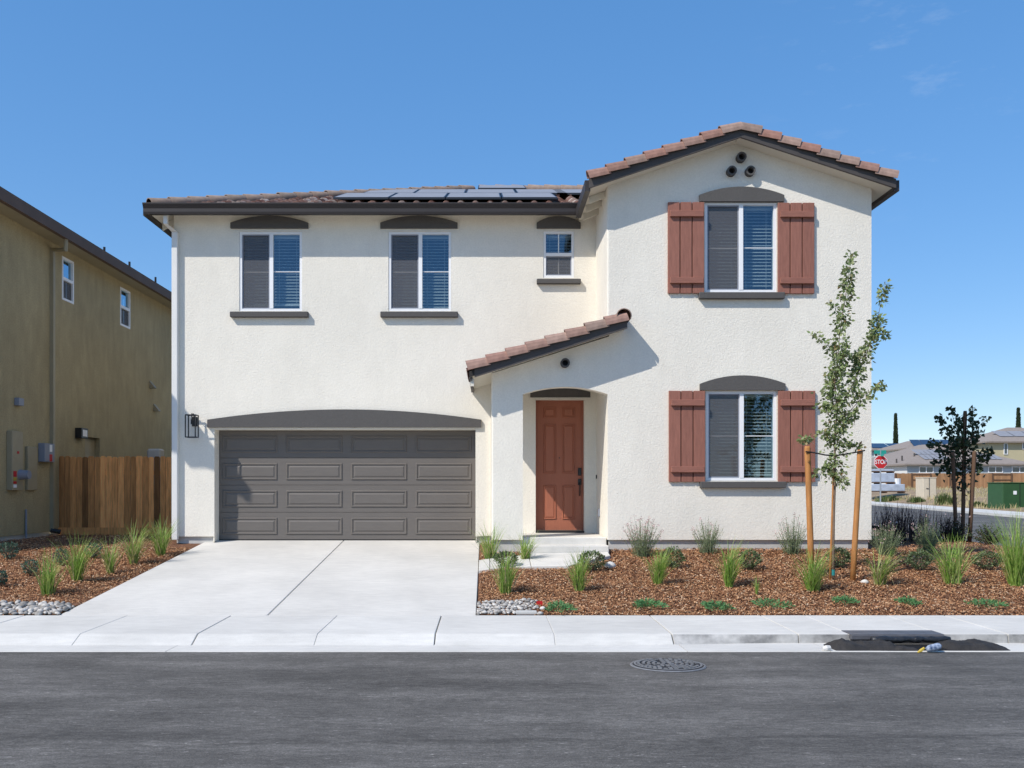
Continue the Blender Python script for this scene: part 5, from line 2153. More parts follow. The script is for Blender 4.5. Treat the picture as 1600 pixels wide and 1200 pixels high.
sg_ = 'stakes holding the young tree'
pb = bed_point(1268, 898)
stake((pb.x, pb.y, pb.z), (U(1261.5, pb.y), pb.y, V(697, pb.y)), 0.047, 'orange round stake left of the young tree', MT['stake'], group=sg_)
pb2 = bed_point(1332.5, 906)
stake((pb2.x, pb2.y, pb2.z), (U(1344, pb2.y), pb2.y, V(703, pb2.y)), 0.042, 'orange round stake leaning right of the young tree', MT['stake'], group=sg_)
stake(TPx(1297, 905, 0.06), TPx(1303, 730, 0.04), 0.017, 'thin nursery stake tied behind the young trunk', MT['stake'], group=sg_)
tie = MB()
tie.tube([(U(1262, pb.y) - 0.05, pb.y - 0.055, V(706, pb.y)), (U(1262, pb.y) + 0.05, pb.y - 0.055, V(707, pb.y)), TPx(1290, 711, -0.04), TPx(1304, 712, -0.04), TPx(1312, 711, -0.02), TPx(1330, 708, -0.03), (U(1343, pb2.y) - 0.03, pb2.y - 0.05, V(706, pb2.y)), (U(1344, pb2.y) + 0.05, pb2.y - 0.05, V(704, pb2.y))], 0.011, 6)
tag(tie.build('tree_tie', MT['black']), 'black rubber strap tying the young tree to its stakes', 'strap')

# ---------------- shaded ginkgo
GD = 18.6
gk = thing('tree', 'small dark ginkgo in shade beside the side street', 'tree', (U(1500, GD), GD, 0.72))


def GP(px, py, dy=0.0):
    return Vector((U(px, GD + dy), GD + dy, V(py, GD + dy)))


g = MB()
g.tube([GP(1503, 842), GP(1504, 780), GP(1505, 720), GP(1506, 680), GP(1507, 655)], [0.028, 0.025, 0.022, 0.016, 0.008], 8)
g.build('trunk', MT['stakedark'], gk)
rg = random.Random(91)
gl = MB()
gbr = [(1505, 725, 1466, 650, 0.1), (1505, 715, 1485, 638, -0.1), (1506, 700, 1520, 637, 0.1), (1506, 705, 1541, 652, -0.1), (1505, 730, 1452, 690, -0.2), (1505, 735, 1458, 722, 0.15), (1505, 735, 1552, 702, 0.2),
       (1505, 745, 1470, 735, -0.2), (1505, 745, 1530, 730, -0.2), (1505, 720, 1500, 650, 0.2), (1505, 740, 1545, 715, 0), (1505, 735, 1475, 700, 0.2), (1505, 720, 1528, 680, 0.25), (1505, 710, 1490, 690, -0.25), (1505, 760, 1512, 770, -0.1), (1505, 755, 1496, 765, 0.1)]
for (x0, y0, x1, y1, dy_) in gbr:
    a, b = GP(x0, y0), GP(x1, y1, dy_)
    MB().tube([a, a.lerp(b, 0.5) + Vector((0, 0, 0.05)), b], [0.009, 0.006, 0.003], 5).build('branch', MT['stakedark'], gk)
    nl = int((b - a).length * 92)
    for k in range(nl):
        t_ = 0.2 + 0.8 * rg.random() ** 1.25
        q = a.lerp(b, t_) + Vector((0, 0, 0.05 * math.sin(t_ * 3.1)))
        sp = 0.13 * (1.15 - t_)
        q += Vector((rg.gauss(0, sp), rg.gauss(0, sp), rg.gauss(0, sp * 0.8)))
        d = rdir(rg)
        s = d.cross(rdir(rg)).normalized()
        L_, W_ = rg.uniform(0.06, 0.09), rg.uniform(0.04, 0.055)
        gl.add([q, q + d * L_ * 0.8 + s * W_, q + d * L_, q + d * L_ * 0.8 - s * W_], [(0, 1, 2), (0, 2, 3)])
gl.build('crown', MT['ginkgo'], gk)
sg2 = 'weathered stakes round the ginkgo'
stake(GP(1494, 838, -0.25), GP(1488.5, 706, -0.25), 0.037, 'dark weathered stake left of the ginkgo trunk', MT['stakedark'], group=sg2)
stake(GP(1515, 842, -0.3), GP(1522.5, 705, -0.3), 0.04, 'dark weathered stake leaning right of the ginkgo trunk', MT['stakedark'], group=sg2)
stake(GP(1504, 840, 0.12), GP(1508, 642, 0.12), 0.038, 'tallest dark stake rising behind the ginkgo crown', MT['stakedark'], group=sg2)

# ------------------------------------------------------------------ cobbles and rocks
import bmesh


def pebble(seed):
    bm = bmesh.new()
    bmesh.ops.create_icosphere(bm, subdivisions=2, radius=1)
    r = random.Random(seed)
    sc = (1, r.uniform(0.65, 0.9), r.uniform(0.45, 0.65))
    for v in bm.verts:
        k = 1 + 0.18 * mnoise.noise(v.co * 1.3 + Vector((seed * 3.7, 0, 0)))
        v.co = Vector((v.co.x * sc[0] * k, v.co.y * sc[1] * k, v.co.z * sc[2] * k))
    me = bpy.data.meshes.new('stone')
    bm.to_mesh(me)
    bm.free()
    me.materials.append(MT['stone'])
    me.polygons.foreach_set('use_smooth', [True] * len(me.polygons))
    return me


pebs = [pebble(i) for i in range(6)]
rp_ = random.Random(44)


def cobbles(x0, x1, y0, y1, size, nmax, fall):
    bed = MB().add([(x0, y0, bed_z(x0, y0) + 0.004), (x1, y0, bed_z(x1, y0) + 0.004), (x1, y1, bed_z(x1, y1) + 0.004), (x0, y1, bed_z(x0, y1) + 0.004)], [(0, 1, 2, 3)])
    o = structure('cobble_strip', bed, MT['soil'])
    pts = []
    tries = 0
    while len(pts) < nmax and tries < 9000:
        tries += 1
        x, y = rp_.uniform(x0, x1), rp_.uniform(y0, y1)
        if fall(x, y):
            continue
        s = size * rp_.uniform(0.6, 1.35)
        if any((x - a) ** 2 + (y - b) ** 2 < (0.72 * (s + c)) ** 2 for a, b, c in pts):
            continue
        pts.append((x, y, s))
        mw = Matrix.Translation((x, y, bed_z(x, y) + s * 0.22 + rp_.uniform(0, 0.02))) @ Matrix.Rotation(rp_.uniform(0, 6.28), 4, 'Z') @ \
            Matrix.Rotation(rp_.gauss(0, 0.25), 4, 'X') @ Matrix.Diagonal((s, s, s, 1))
        link('stone', rp_.choice(pebs), o, mw=mw)


cobbles(-6.75, -5.39, 11.68, 12.35, 0.045, 290, lambda x, y: y > 12.4 - 0.75 * max(0, x + 5.75) or y > 12.3)
cobbles(-0.11, 0.68, 11.68, 12.42, 0.033, 295, lambda x, y: (0.36 < x < 0.66 and y < 11.85) or x > 0.62 + 0.06 * math.sin(y * 20) or y > 12.36 + 0.05 * math.sin(x * 15))
o = MB().box(0.37, 0.64, 11.69, 11.84, bed_z(0, 11.76) - 0.05, bed_z(0, 11.76) + 0.03, bev=0.008).build('valve_lid', MT['found'])
tag(o, 'small grey concrete valve lid set in the right cobbles', 'lid')


def rock(px, py, s, label, mat):
    p = bed_point(px, py)
    me = pebs[2].copy()
    me.materials.clear()
    me.materials.append(mat)
    o = link('rock', me, None, mw=Matrix.Translation(p + Vector((0, 0, s * 0.3))) @ Matrix.Diagonal((s, s, s, 1)))
    tag(o, label, 'rock')


rock(953, 886, 0.09, 'white rock beside the shrub at the path corner', MT['rock'])
rock(1351, 911, 0.055, 'small white rock right of the leaning tree stake', MT['rock'])
rock(848, 952, 0.04, 'pale pebble left of the first ground cover', MT['rock'])
p = bed_point(843, 945)
o = MB().box(p.x - 0.04, p.x + 0.04, p.y - 0.004, p.y, p.z - 0.02, p.z + 0.05).build('irrigation_flag', MT['red'])
tag(o, 'small red marker flag at the edge of the right cobbles', 'flag')

# ------------------------------------------------------------------ street details
# manhole cover
mx_, my_ = U(1043, 9.0), 1.73 * FPX / 282.5
mx_ = U(1043.5, my_)
mz = road_z(0, my_)
mh = thing('manhole_cover', 'round cast iron manhole cover with raised blocks in the asphalt', 'manhole cover', (mx_, my_, mz))
R = 59 * my_ / FPX


def disc(rad, z, n=40):
    return [(mx_ + rad * math.cos(2 * math.pi * i / n), my_ + rad * math.sin(2 * math.pi * i / n), z) for i in range(n)]


def tilt(y):
    return -0.02 * (y - my_)


def dsk(name, r0, z0, r1, z1, mat, n=40):
    mb = MB()
    a, b = disc(r0, mz + z0, n), disc(r1, mz + z1, n)
    mb.add(a + b, [(i, (i + 1) % n, n + (i + 1) % n, n + i) for i in range(n)] + [tuple(range(n, 2 * n))])
    mb.v = [(x, y, z + tilt(y)) for x, y, z in mb.v]
    return mb.build(name, mat, mh)


dsk('frame_ring', R, 0.004, R - 0.01, 0.012, MT['iron'])
dsk('gap_ring', R * 0.93, 0.0125, R * 0.925, 0.014, MT['irondark'])
dsk('cover', R * 0.9, 0.0145, R * 0.89, 0.018, MT['irondark'])
blk = MB()
rm_ = random.Random(9)
for ri, (rr, cnt) in enumerate(((0.12, 6), (0.25, 12), (0.38, 18), (0.51, 24), (0.64, 30), (0.78, 36))):
    for i in range(cnt):
        a = 2 * math.pi * (i + 0.5 * (ri % 2)) / cnt
        if rm_.random() < 0.12:
            continue
        w_, h_ = 0.05 * R, 0.038 * R
        c, s = math.cos(a), math.sin(a)
        cx_, cy_ = mx_ + rr * R * c, my_ + rr * R * s
        vs = []
        for z in (0.016, 0.026):
            for (u, v) in ((-h_, -w_), (h_, -w_), (h_, w_), (-h_, w_)):
                x, y = cx_ + u * c - v * s, cy_ + u * s + v * c
                vs.append((x, y, mz + z + tilt(y)))
        blk.add(vs, [(4, 5, 6, 7), (0, 1, 5, 4), (1, 2, 6, 5), (2, 3, 7, 6), (3, 0, 4, 7)])
blk.build('raised_block', MT['iron'], mh, kind='stuff')
rg_ = MB()
n = 40
rg_.add([(x, y, z + tilt(y)) for x, y, z in disc(R * 0.9, mz + 0.018) + disc(R * 0.84, mz + 0.02) + disc(R * 0.84, mz + 0.012)], [(i, (i + 1) % n, n + (i + 1) % n, n + i) for i in range(n)])
rg_.build('rim', MT['iron'], mh)

# storm drain with filter fabric
sx0, sx1 = 4.0, 5.02
dr = thing('storm_drain', 'kerb storm drain inlet with a dark steel top plate', 'drain', (4.5, 10.2, 0.1))
MB().box(sx0, sx1, 10.17, 10.46, 0.119, 0.129, bev=0.003).build('top_plate', MT['plate'], dr)
MB().box(sx0, sx1, 10.165, 10.24, 0.07, 0.121, bev=0.006).build('lip', MT['plate'], dr)
MB().box(sx0, sx1, 10.168, 10.2, 0.022, 0.069).build('opening_shade', MT['irondark'], dr)  # solid dark box, its colour stands for shade inside the inlet


def lump(x0, x1, y0, y1, hfun, name, label, cat, mat, nx=36, ny=12):
    xs = [x0 + (x1 - x0) * i / nx for i in range(nx + 1)]
    ys = [y0 + (y1 - y0) * j / ny for j in range(ny + 1)]

    def zf(x, y):
        u, v = (x - x0) / (x1 - x0), (y - y0) / (y1 - y0)
        e = max(0, math.sin(math.pi * v)) ** 0.5 * min(1, 5 * u, 5 * (1 - u)) ** 0.5
        return 0.02 + e * (hfun(u, v) + 0.03 * mnoise.noise(Vector((x * 7, y * 12, 1))) + 0.014 * mnoise.noise(Vector((x * 25, y * 25, 4))))
    o = grid(xs, ys, zf).build(name, mat, None, True)
    tag(o, label, cat)


lump(3.66, 4.38, 9.72, 10.14, lambda u, v: 0.074 + 0.016 * math.sin(u * 9), 'gravel_bag', 'black filter bag lying at the left end of the drain', 'bag', MT['fabric'])
lump(4.84, 5.52, 9.72, 10.14, lambda u, v: 0.082 - 0.02 * u + 0.014 * math.sin(u * 14), 'gravel_bag', 'black filter bag lying at the right end of the drain', 'bag', MT['fabric'])
mb = MB()
rr_ = random.Random(4)
rp2_ = [(4.18 + 0.05 * i, 10.07 + rr_.uniform(-0.008, 0.008), 0.088 + rr_.uniform(-0.007, 0.007)) for i in range(18)]
mb.tube(rp2_, [0.034 + rr_.uniform(-0.008, 0.008) for _ in rp2_], 9)
tag(mb.build('fabric_roll', MT['fabric2'], None, True), 'wrinkled black fabric roll stuffed under the steel drain plate', 'fabric')
tag(MB().box(4.2, 5.0, 9.735, 10.1, 0.029, 0.034).build('flap_and_shade', MT['pitshade']), 'flat black sheet painting the shade of the drain pit between the bags', 'fabric')  # dark sheet laid over the pan to paint the shaded pit
lump(4.12, 4.55, 9.71, 9.86, lambda u, v: 0.028 + 0.02 * u, 'flap_and_shade', 'torn fold of black fabric hanging off the left filter bag', 'fabric', MT['fabric'])
mb = MB()
q = Vector((U(1461, 9.66), 9.66, 0.075))
mb.tube([q + Vector((-0.09, 0, -0.025)), q + Vector((-0.06, 0, -0.01)), q + Vector((0.0, 0, 0.0)), q + Vector((0.04, 0, 0.015)), q + Vector((0.055, 0, 0.03))], [0.02, 0.034, 0.04, 0.036, 0.02], 10)
tag(mb.build('snack_bag', MT['blue'], None, True), 'crumpled blue and white wrapper caught on the filter bag', 'litter')
mb = MB()
q = Vector((U(1439, 9.64), 9.64, 0.045))
mb.tube([q + Vector((-0.035, 0, -0.02)), q, q + Vector((0.035, 0, 0.028))], [0.008, 0.018, 0.012], 6)
tag(mb.build('wrapper', MT['yellow']), 'small yellow wrapper on the black filter sheet', 'litter')
q = Vector((U(1291, 9.75), 9.75, 0.05))
mb = MB()
mb.tube([q + Vector((-0.035, 0, -0.01)), q, q + Vector((0.04, 0.01, 0))], [0.022, 0.032, 0.028], 9)
tag(mb.build('paper_cup', MT['rock']), 'crushed white cup at the left end of the drain bags', 'litter')

# ------------------------------------------------------------------ background across the side street


def bgp(zx, zy, d):
    """from the enlarged crop of the background"""
    px, py = 1350 + zx / 5.216, 620 + zy / 5.216
    return Vector((U(px, d), d, V(py, d)))


# stop sign
SD = 70.0
ss = thing('stop_sign', 'red octagonal stop sign on a steel post by the dirt lot', 'sign', (U(1376, SD), SD, lot_z(U(1376, SD), SD)))
cx_, cz_ = U(1376.0, SD), V(722, SD)
so = 10.3 * SD / FPX
oc = [(cx_ + so * 1.0824 * math.cos(math.pi / 8 + i * math.pi / 4), cz_ + so * 1.0824 * math.sin(math.pi / 8 + i * math.pi / 4)) for i in range(8)]
oc2 = [(cx_ + (x - cx_) * 0.93, cz_ + (z - cz_) * 0.93) for x, z in oc]
MB().prism_y(oc, SD - 0.02, SD).build('border', MT['white'], ss)
sf = MB().prism_y(oc2, SD - 0.03, SD - 0.018).build('face', MT['red'], ss)
cu = bpy.data.curves.new('stop_text', 'FONT')
cu.body = 'STOP'
cu.size = so * 0.8
cu.align_x = 'CENTER'
cu.align_y = 'CENTER'
cu.extrude = 0.004
cu.offset = 0.004
to = bpy.data.objects.new('stop_text', cu)
COL.objects.link(to)
bpy.context.view_layer.update()
dg_ = bpy.context.evaluated_depsgraph_get()
tme = bpy.data.meshes.new_from_object(to.evaluated_get(dg_))
bpy.data.objects.remove(to)
tme.materials.clear()
tme.materials.append(MT['white'])
link('lettering', tme, ss, mw=Matrix.Translation((cx_, SD - 0.036, cz_)) @ Matrix.Rotation(math.pi / 2, 4, 'X') @ Matrix.Diagonal((0.92, 1.15, 1, 1)))
MB().tube([(cx_, SD + 0.03, lot_z(cx_, SD) - 0.4), (cx_, SD + 0.03, cz_ + so * 2.1)], 0.055, 8).build('post', MT['galv'], ss)
MB().box(cx_ - 0.5, cx_ + 0.42, SD - 0.01, SD + 0.01, V(709, SD), V(703.5, SD)).build('name_plate', MT['teal'], ss)
MB().box(cx_ - 0.02, cx_ + 0.02, SD - 0.55, SD + 0.4, V(714, SD) + 0.05, V(709.3, SD)).build('name_plate', MT['teal'], ss)

# far fence
FD = 104.0
ff = thing('fence', 'long light wooden fence beyond the dirt lot', 'fence', (U(1490, FD), FD, V(762, FD)))
mb = MB()
rff = random.Random(2)
x = U(1384, FD)
zt_, zb_ = V(739.5, FD), V(764, FD) - 0.5
while x < U(1720, FD):
    mb.box(x, x + 0.145, FD + rff.uniform(-0.006, 0.006), FD + 0.03, zb_, zt_ + rff.uniform(-0.02, 0.02))
    x += 0.155
mb.build('board', MT['fencefar'], ff, kind='stuff')
for zx in (255, 388, 540, 700, 880, 1045, 1200):
    p_ = bgp(zx, 0, FD)
    MB().box(p_.x - 0.07, p_.x + 0.07, FD - 0.1, FD - 0.01, zb_, zt_ + 0.02).build('post', MT['stakedark'], ff)
for (a, b) in ((388, 540), (1045, 1200)):
    x0, x1 = bgp(a, 0, FD).x, bgp(b, 0, FD).x
    for z in (zt_ - 0.12, (zt_ + V(760, FD)) / 2):
        MB().box(x0 + 0.07, x1 - 0.07, FD - 0.06, FD - 0.008, z - 0.05, z + 0.05).build('rail', MT['stakedark'], ff)


def hip_house(th, x0, x1, y0, y1, zb, ze, pitch, ov, wallm, roofm):
    MB().box(x0, x1, y0, y1, zb, ze).build('wall', wallm, th)
    X0, X1, Y0, Y1 = x0 - ov, x1 + ov, y0 - ov, y1 + ov
    h = min(X1 - X0, Y1 - Y0) / 2
    zr = ze + h * pitch
    if X1 - X0 > Y1 - Y0:
        a, b = (X0 + h, (Y0 + Y1) / 2, zr), (X1 - h, (Y0 + Y1) / 2, zr)
        fs = [(0, 1, 5, 4), (1, 2, 5), (2, 3, 4, 5), (3, 0, 4)]
    else:
        a, b = ((X0 + X1) / 2, Y0 + h, zr), ((X0 + X1) / 2, Y1 - h, zr)
        fs = [(0, 1, 4), (1, 2, 5, 4), (2, 3, 5), (3, 0, 4, 5)]
    e = ze - 0.02
    r_ = MB()
    r_.add([(X0, Y0, e), (X1, Y0, e), (X1, Y1, e), (X0, Y1, e), a, b], fs)
    r_.box(X0, X1, Y0, Y1, e - 0.2, e - 0.001)
    return r_.build('roof', roofm, th)


def win_y(th, x0, x1, z0, z1, y, split=True):
    f = MB()
    ring(f, x0, x1, z0, z1, y - 0.06, y + 0.02, 0.09)
    if split:
        f.box((x0 + x1) / 2 - 0.05, (x0 + x1) / 2 + 0.05, y - 0.06, y + 0.02, z0 + 0.09, z1 - 0.09)
    w = f.build('window', MT['vinyl'], th)
    MB().box(x0 + 0.09, x1 - 0.09, y - 0.02, y + 0.02, z0 + 0.09, z1 - 0.09).build('pane', MT['farglass'], w)


def slope_panel(th, pts, mat):
    MB().add(pts, [(0, 1, 2, 3)]).build('solar_panel', mat, th)


# bungalow
BD = 112.0
c0 = bgp(352, 545, BD)
bung = thing('house', 'low white bungalow, front greyed as shade, with brown hip roof behind the wooden fence', 'house', (c0.x + 12, BD + 6, 1.6))
ze = c0.z
bx1 = c0.x + 14.6
rfb = hip_house(bung, c0.x, bx1, BD, BD + 20, 1.4, ze, 0.36, 0.5, MT['fargrey'], MT['shingle'])  # white walls built in blue grey, shade put into the front colour
MB().box(c0.x - 0.02, c0.x + 0.02, BD + 0.02, BD + 17, 1.4, ze - 0.25).build('wall', MT['farwhite'], bung)  # sunlit left side of the same white walls, painted lighter
# lower front hip
hx0, hx1 = bgp(352, 0, BD).x, bgp(700, 0, BD).x
win_y(bung, bgp(447, 0, BD).x, bgp(565, 0, BD).x, V(620 + 622 / 5.216, BD), V(620 + 568 / 5.216, BD), BD - 0.02)
win_y(bung, bgp(1010, 0, BD).x, bgp(1130, 0, BD).x, V(620 + 620 / 5.216, BD), V(620 + 568 / 5.216, BD), BD - 0.02)
win_y(bung, bgp(1203, 0, BD).x, bgp(1330, 0, BD).x, V(620 + 620 / 5.216, BD), V(620 + 568 / 5.216, BD), BD - 0.02)


def roof_pt(x, t):
    return (x, BD - 0.5 + t, ze - 0.02 + 0.36 * t + 0.08)


xa, xb = bgp(520, 0, BD).x, bgp(740, 0, BD).x
for i in range(5):
    w_ = (xb - xa) / 5
    for j in range(2):
        slope_panel(rfb, [roof_pt(xa + w_ * i + 0.03, 1.4 + j * 1.9), roof_pt(xa + w_ * (i + 1) - 0.03, 1.4 + j * 1.9), roof_pt(xa + w_ * (i + 1) - 0.03, 3.2 + j * 1.9), roof_pt(xa + w_ * i + 0.03, 3.2 + j * 1.9)], MT['solar'])
xa, xb = bgp(985, 0, BD).x, bgp(1165, 0, BD).x
for i in range(4):
    w_ = (xb - xa) / 4
    slope_panel(rfb, [roof_pt(xa + w_ * i + 0.03, 1.4), roof_pt(xa + w_ * (i + 1) - 0.03, 1.4), roof_pt(xa + w_ * (i + 1) - 0.03, 3.2), roof_pt(xa + w_ * i + 0.03, 3.2)], MT['solar'])
for zx, zy in ((310, 480), (410, 460), (265, 505)):
    q = bgp(zx, zy, BD + 3)
    MB().tube([(q.x, q.y, q.z - 0.6), (q.x, q.y, q.z)], 0.1, 8).build('roof_vent', MT['fascia'], rfb)

# two-storey house with blue panels behind
TD2 = 150.0
tw = thing('house', 'distant two storey house with blue solar panels behind the bungalow', 'house', (bgp(200, 0, TD2).x, TD2 + 5, 1.5))
x0, x1 = bgp(-60, 0, TD2).x, bgp(330, 0, TD2).x
zev = bgp(0, 428, TD2).z
rft = hip_house(tw, x0, x1, TD2, TD2 + 9, 1.3, zev, 0.28, 0.5, MT['fargrey'], MT['shingle'])
win_y(tw, bgp(82, 0, TD2).x, bgp(112, 0, TD2).x, V(620 + 490 / 5.216, TD2), V(620 + 450 / 5.216, TD2), TD2 - 0.03, False)
win_y(tw, bgp(165, 0, TD2).x, bgp(205, 0, TD2).x, V(620 + 490 / 5.216, TD2), V(620 + 450 / 5.216, TD2), TD2 - 0.03, False)


def rp2(x, t):
    return (x, TD2 - 0.5 + t, zev + 0.28 * t + 0.1)


xa = bgp(75, 0, TD2).x
for i in range(5):
    slope_panel(rft, [rp2(xa + 3.1 * i * 1.0, 0.6), rp2(xa + 3.1 * i + 3.0, 0.6), rp2(xa + 3.1 * i + 3.0, 3.6), rp2(xa + 3.1 * i, 3.6)], MT['solarblue'])
t2 = thing('house', 'distant house whose ridge carries a long blue panel row above the bungalow', 'house', (bgp(480, 0, 140).x, 140, 1.5))
x0, x1 = bgp(330, 0, 140).x, bgp(730, 0, 140).x
zr_ = bgp(0, 420, 140).z
rf2 = hip_house(t2, x0, x1, 140, 151, 1.3, zr_, 0.34, 0.5, MT['farwhite'], MT['shingle'])
for i in range(6):
    a_ = x0 + 1.2 + i * 1.55
    slope_panel(rf2, [(a_ + 0.3, 140.1, zr_ + 0.34 * 0.6 + 0.1), (a_ + 1.8, 140.1, zr_ + 0.34 * 0.6 + 0.1), (a_ + 2.6, 143.6, zr_ + 0.34 * 4.1 + 0.1), (a_ + 1.1, 143.6, zr_ + 0.34 * 4.1 + 0.1)], MT['solarblue'])

# cream house at right
CD = 125.0
ch = thing('house', 'distant cream two storey house with grey tiled roof at the right edge', 'house', (U(1600, CD) + 5, CD + 5, 1.5))
x0, x1 = bgp(1020, 0, CD).x, bgp(1800, 0, CD).x
zev = bgp(0, 362, CD).z
rf3 = hip_house(ch, x0, x1, CD, CD + 11, 1.3, zev, 0.36, 0.6, MT['farcream'], MT['shingle'])
win_y(ch, bgp(1137, 0, CD).x, bgp(1170, 0, CD).x, V(620 + 470 / 5.216, CD), V(620 + 378 / 5.216, CD), CD - 0.03, False)
win_y(ch, bgp(1288, 0, CD).x, bgp(1345, 0, CD).x, V(620 + 428 / 5.216, CD), V(620 + 368 / 5.216, CD), CD - 0.03)
for i in range(5):
    a_ = bgp(1150, 0, CD).x + i * 2.1
    slope_panel(rf3, [(a_, CD + 1.2, zev + 0.36 * 1.8 + 0.08), (a_ + 2.0, CD + 1.2, zev + 0.36 * 1.8 + 0.08), (a_ + 2.0, CD + 3.6, zev + 0.36 * 4.2 + 0.08), (a_, CD + 3.6, zev + 0.36 * 4.2 + 0.08)], MT['solar'])


# cypresses
def cypress(zx, ztop, zbase, wz_, d, label, seed):
    top, base = bgp(zx, ztop, d), bgp(zx, zbase, d)
    W = wz_ / 5.216 * d / FPX / 2
    H = top.z - 1.4
    th = thing('cypress_tree', label, 'tree', (top.x, d, 1.4), 'cypress trees on the skyline')
    MB().tube([(top.x, d, 1.2), (top.x, d, 1.4 + H * 0.5)], [0.25, 0.12], 8).build('trunk', MT['bark'], th)
    r = random.Random(seed)
    mb = MB()
    for i in range(3600):
        f = r.random()
        rad = W * (min(1, f * 5) * (1 - f) ** 0.8) * r.uniform(0.6, 1.1) * 1.4
        a = r.uniform(0, 6.28)
        q = Vector((top.x + rad * math.cos(a), d + rad * math.sin(a), 1.6 + (H - 0.2) * f))
        leaf(mb, q, Vector((math.cos(a) * 0.35, math.sin(a) * 0.35, 1)) + rdir(r) * 0.2, rdir(r), 0.7, 0.25)
    mb.build('crown', MT['cypress'], th)


cypress(258, 155, 380, 32, 190, 'dark cypress above the roofs near the stop sign', 5)
cypress(1258, 112, 295, 34, 170, 'dark cypress behind the cream house at the right edge', 6)

# utility boxes on the dirt lot


def lot_box(zx0, zx1, zy0, zy1, d, depth, name, label, cat, mat, lidm=None, xside=0.0):
    a, b = bgp(zx0, zy0, d), bgp(zx1, zy1, d)
    th = thing(name, label, cat, ((a.x + b.x) / 2, d, b.z))
    MB().box(a.x, b.x, d, d + depth, b.z - 0.5, a.z, bev=0.03).build('cabinet', mat, th)
    MB().box(a.x - 0.03, b.x + 0.03, d - 0.03, d + depth + 0.03, a.z + 0.001, a.z + 0.06, bev=0.02).build('lid', lidm or mat, th)
    return th, a, b


th, a, b = lot_box(482, 590, 662, 832, 68, 1.2, 'utility_cabinet', 'beige utility cabinet standing on the dirt lot', 'cabinet', MT['beige'])
mid = a.x + (b.x - a.x) * 0.45
MB().box(mid - 0.008, mid + 0.008, 67.96, 67.999, b.z, a.z).build('door_seam', MT['fascia'], th)
MB().box(mid - 0.22, mid - 0.05, 67.96, 67.999, (a.z + b.z) / 2 - 0.02, (a.z + b.z) / 2 + 0.02).build('latch', MT['black'], th)
th, a, b = lot_box(1132, 1345, 706, 905, 52, 1.6, 'transformer', 'green steel transformer box at the right edge beyond the street', 'transformer', MT['green'])
MB().box(a.x + (b.x - a.x) * 0.4, a.x + (b.x - a.x) * 0.52, 51.97, 51.999, b.z + 0.75, b.z + 0.95).build('label', MT['white'], th)
MB().box(a.x + (b.x - a.x) * 0.64, a.x + (b.x - a.x) * 0.655, 51.98, 51.999, b.z, a.z).build('door_seam', MT['irondark'], th)

# wrapped pallets
PD = 76.0


def pallet(zx0, zx1, zy0, zy1, d, label, mat):
    a, b = bgp(zx0, zy0, d), bgp(zx1, zy1, d)
    th = thing('wrapped_pallet', label, 'pallet', ((a.x + b.x) / 2, d, b.z), 'wrapped building material pallets')
    MB().box(a.x, b.x, d, d + 1.2, b.z + 0.16, a.z, bev=0.04).build('load', mat, th)
    pb_ = MB()
    for k in range(3):
        xx = a.x + (b.x - a.x - 0.12) * k / 2
        pb_.box(xx, xx + 0.12, d - 0.02, d + 1.2, b.z, b.z + 0.1)
    pb_.box(a.x - 0.05, b.x + 0.05, d - 0.04, d + 1.24, b.z + 0.1, b.z + 0.155)
    pb_.build('pallet_base', MT['stakedark'], th)


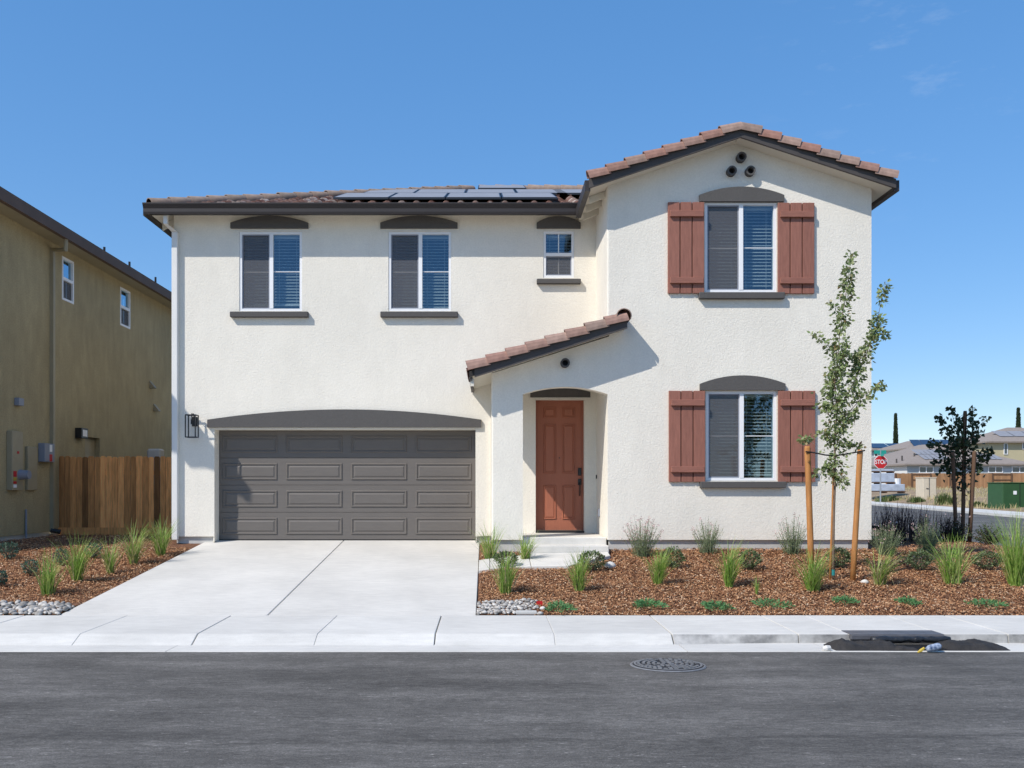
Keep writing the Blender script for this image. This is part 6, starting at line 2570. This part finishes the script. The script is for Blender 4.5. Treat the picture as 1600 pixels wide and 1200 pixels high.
pallet(20, 250, 622, 712, PD, 'grey plastic wrapped pallet stacked highest behind the stop sign post', MT['wrap'])
pallet(20, 245, 592, 622, PD + 0.2, 'thin wrapped load lying on top of the stacked pallets', MT['wrap'])
pallet(30, 335, 712, 785, PD - 0.3, 'lower wrapped pallet at the foot of the stop sign', MT['wrap'])
a = bgp(275, 665, PD)
mb = MB()
mb.tube([(a.x, PD + 0.3, bgp(0, 711, PD).z), (a.x, PD + 0.3, a.z)], [0.34, 0.36], 14)
tag(mb.build('bucket', MT['white'], None), 'white bucket standing on the lower pallet', 'bucket')


# weeds on the lot
def weed(zx, zy, wz_, hz, d, label, seed, mat='weed', n=240, name='weed_clump'):
    rr_ = (1350 + zx / 5.216 - CX) / FPX
    d = max(d, 21.8 / (rr_ - 0.12) + 2.5)
    p = bgp(zx, zy, d)
    p.z = min(p.z, lot_z(p.x, d) + 0.1)
    s = d / FPX / 5.216
    W, H = wz_ * s / 2, hz * s
    r = random.Random(seed)
    mb = MB()
    for i in range(n):
        blade(mb, r, Vector((r.gauss(0, W * 0.45), r.gauss(0, W * 0.3), -0.1)), r.uniform(0, 6.28), H * r.uniform(0.5, 1.15), abs(r.gauss(0.3, 0.2)), abs(r.gauss(0.6, 0.4)), 0.035, 0, 3)
    o = mb.build(name, [MT[mat]], None, loc=p)
    tag(o, label, 'weed', 'weeds growing on the dirt lot')


weed(215, 850, 200, 62, 50, 'wide green weed patch under the stop sign', 1, n=420)
weed(430, 828, 110, 52, 50, 'green weed clump left of the beige cabinet', 2)
weed(650, 800, 90, 100, 52, 'tall upright green weed right of the beige cabinet', 3)
weed(715, 800, 60, 80, 53, 'slender green weed touching the ginkgo stakes', 4, n=120)
weed(925, 795, 90, 45, 52, 'green weed clump just right of the ginkgo', 5)
weed(1075, 785, 60, 50, 54, 'small weed left of the green transformer', 6, n=140)
weed(1000, 790, 70, 30, 52, 'low weed between the ginkgo and the transformer', 7, n=140)


def drygrass():
    r = random.Random(17)
    mb = MB()
    for i in range(9000):
        y = r.uniform(40, 100)
        x = street_left(y) + 11.4 + abs(r.gauss(0, 1)) * 10
        if mnoise.noise(Vector((x * 0.25, y * 0.12, 9))) < -0.05:
            continue
        blade(mb, r, Vector((x, y, lot_z(x, y) - 0.03)), r.uniform(0, 6.28), r.uniform(0.15, 0.45), r.uniform(0.1, 0.6), r.uniform(0.2, 0.9), 0.02, 0, 2)
    mb.build('dry_grass', [MT['straw']], None, kind='stuff')


drygrass()
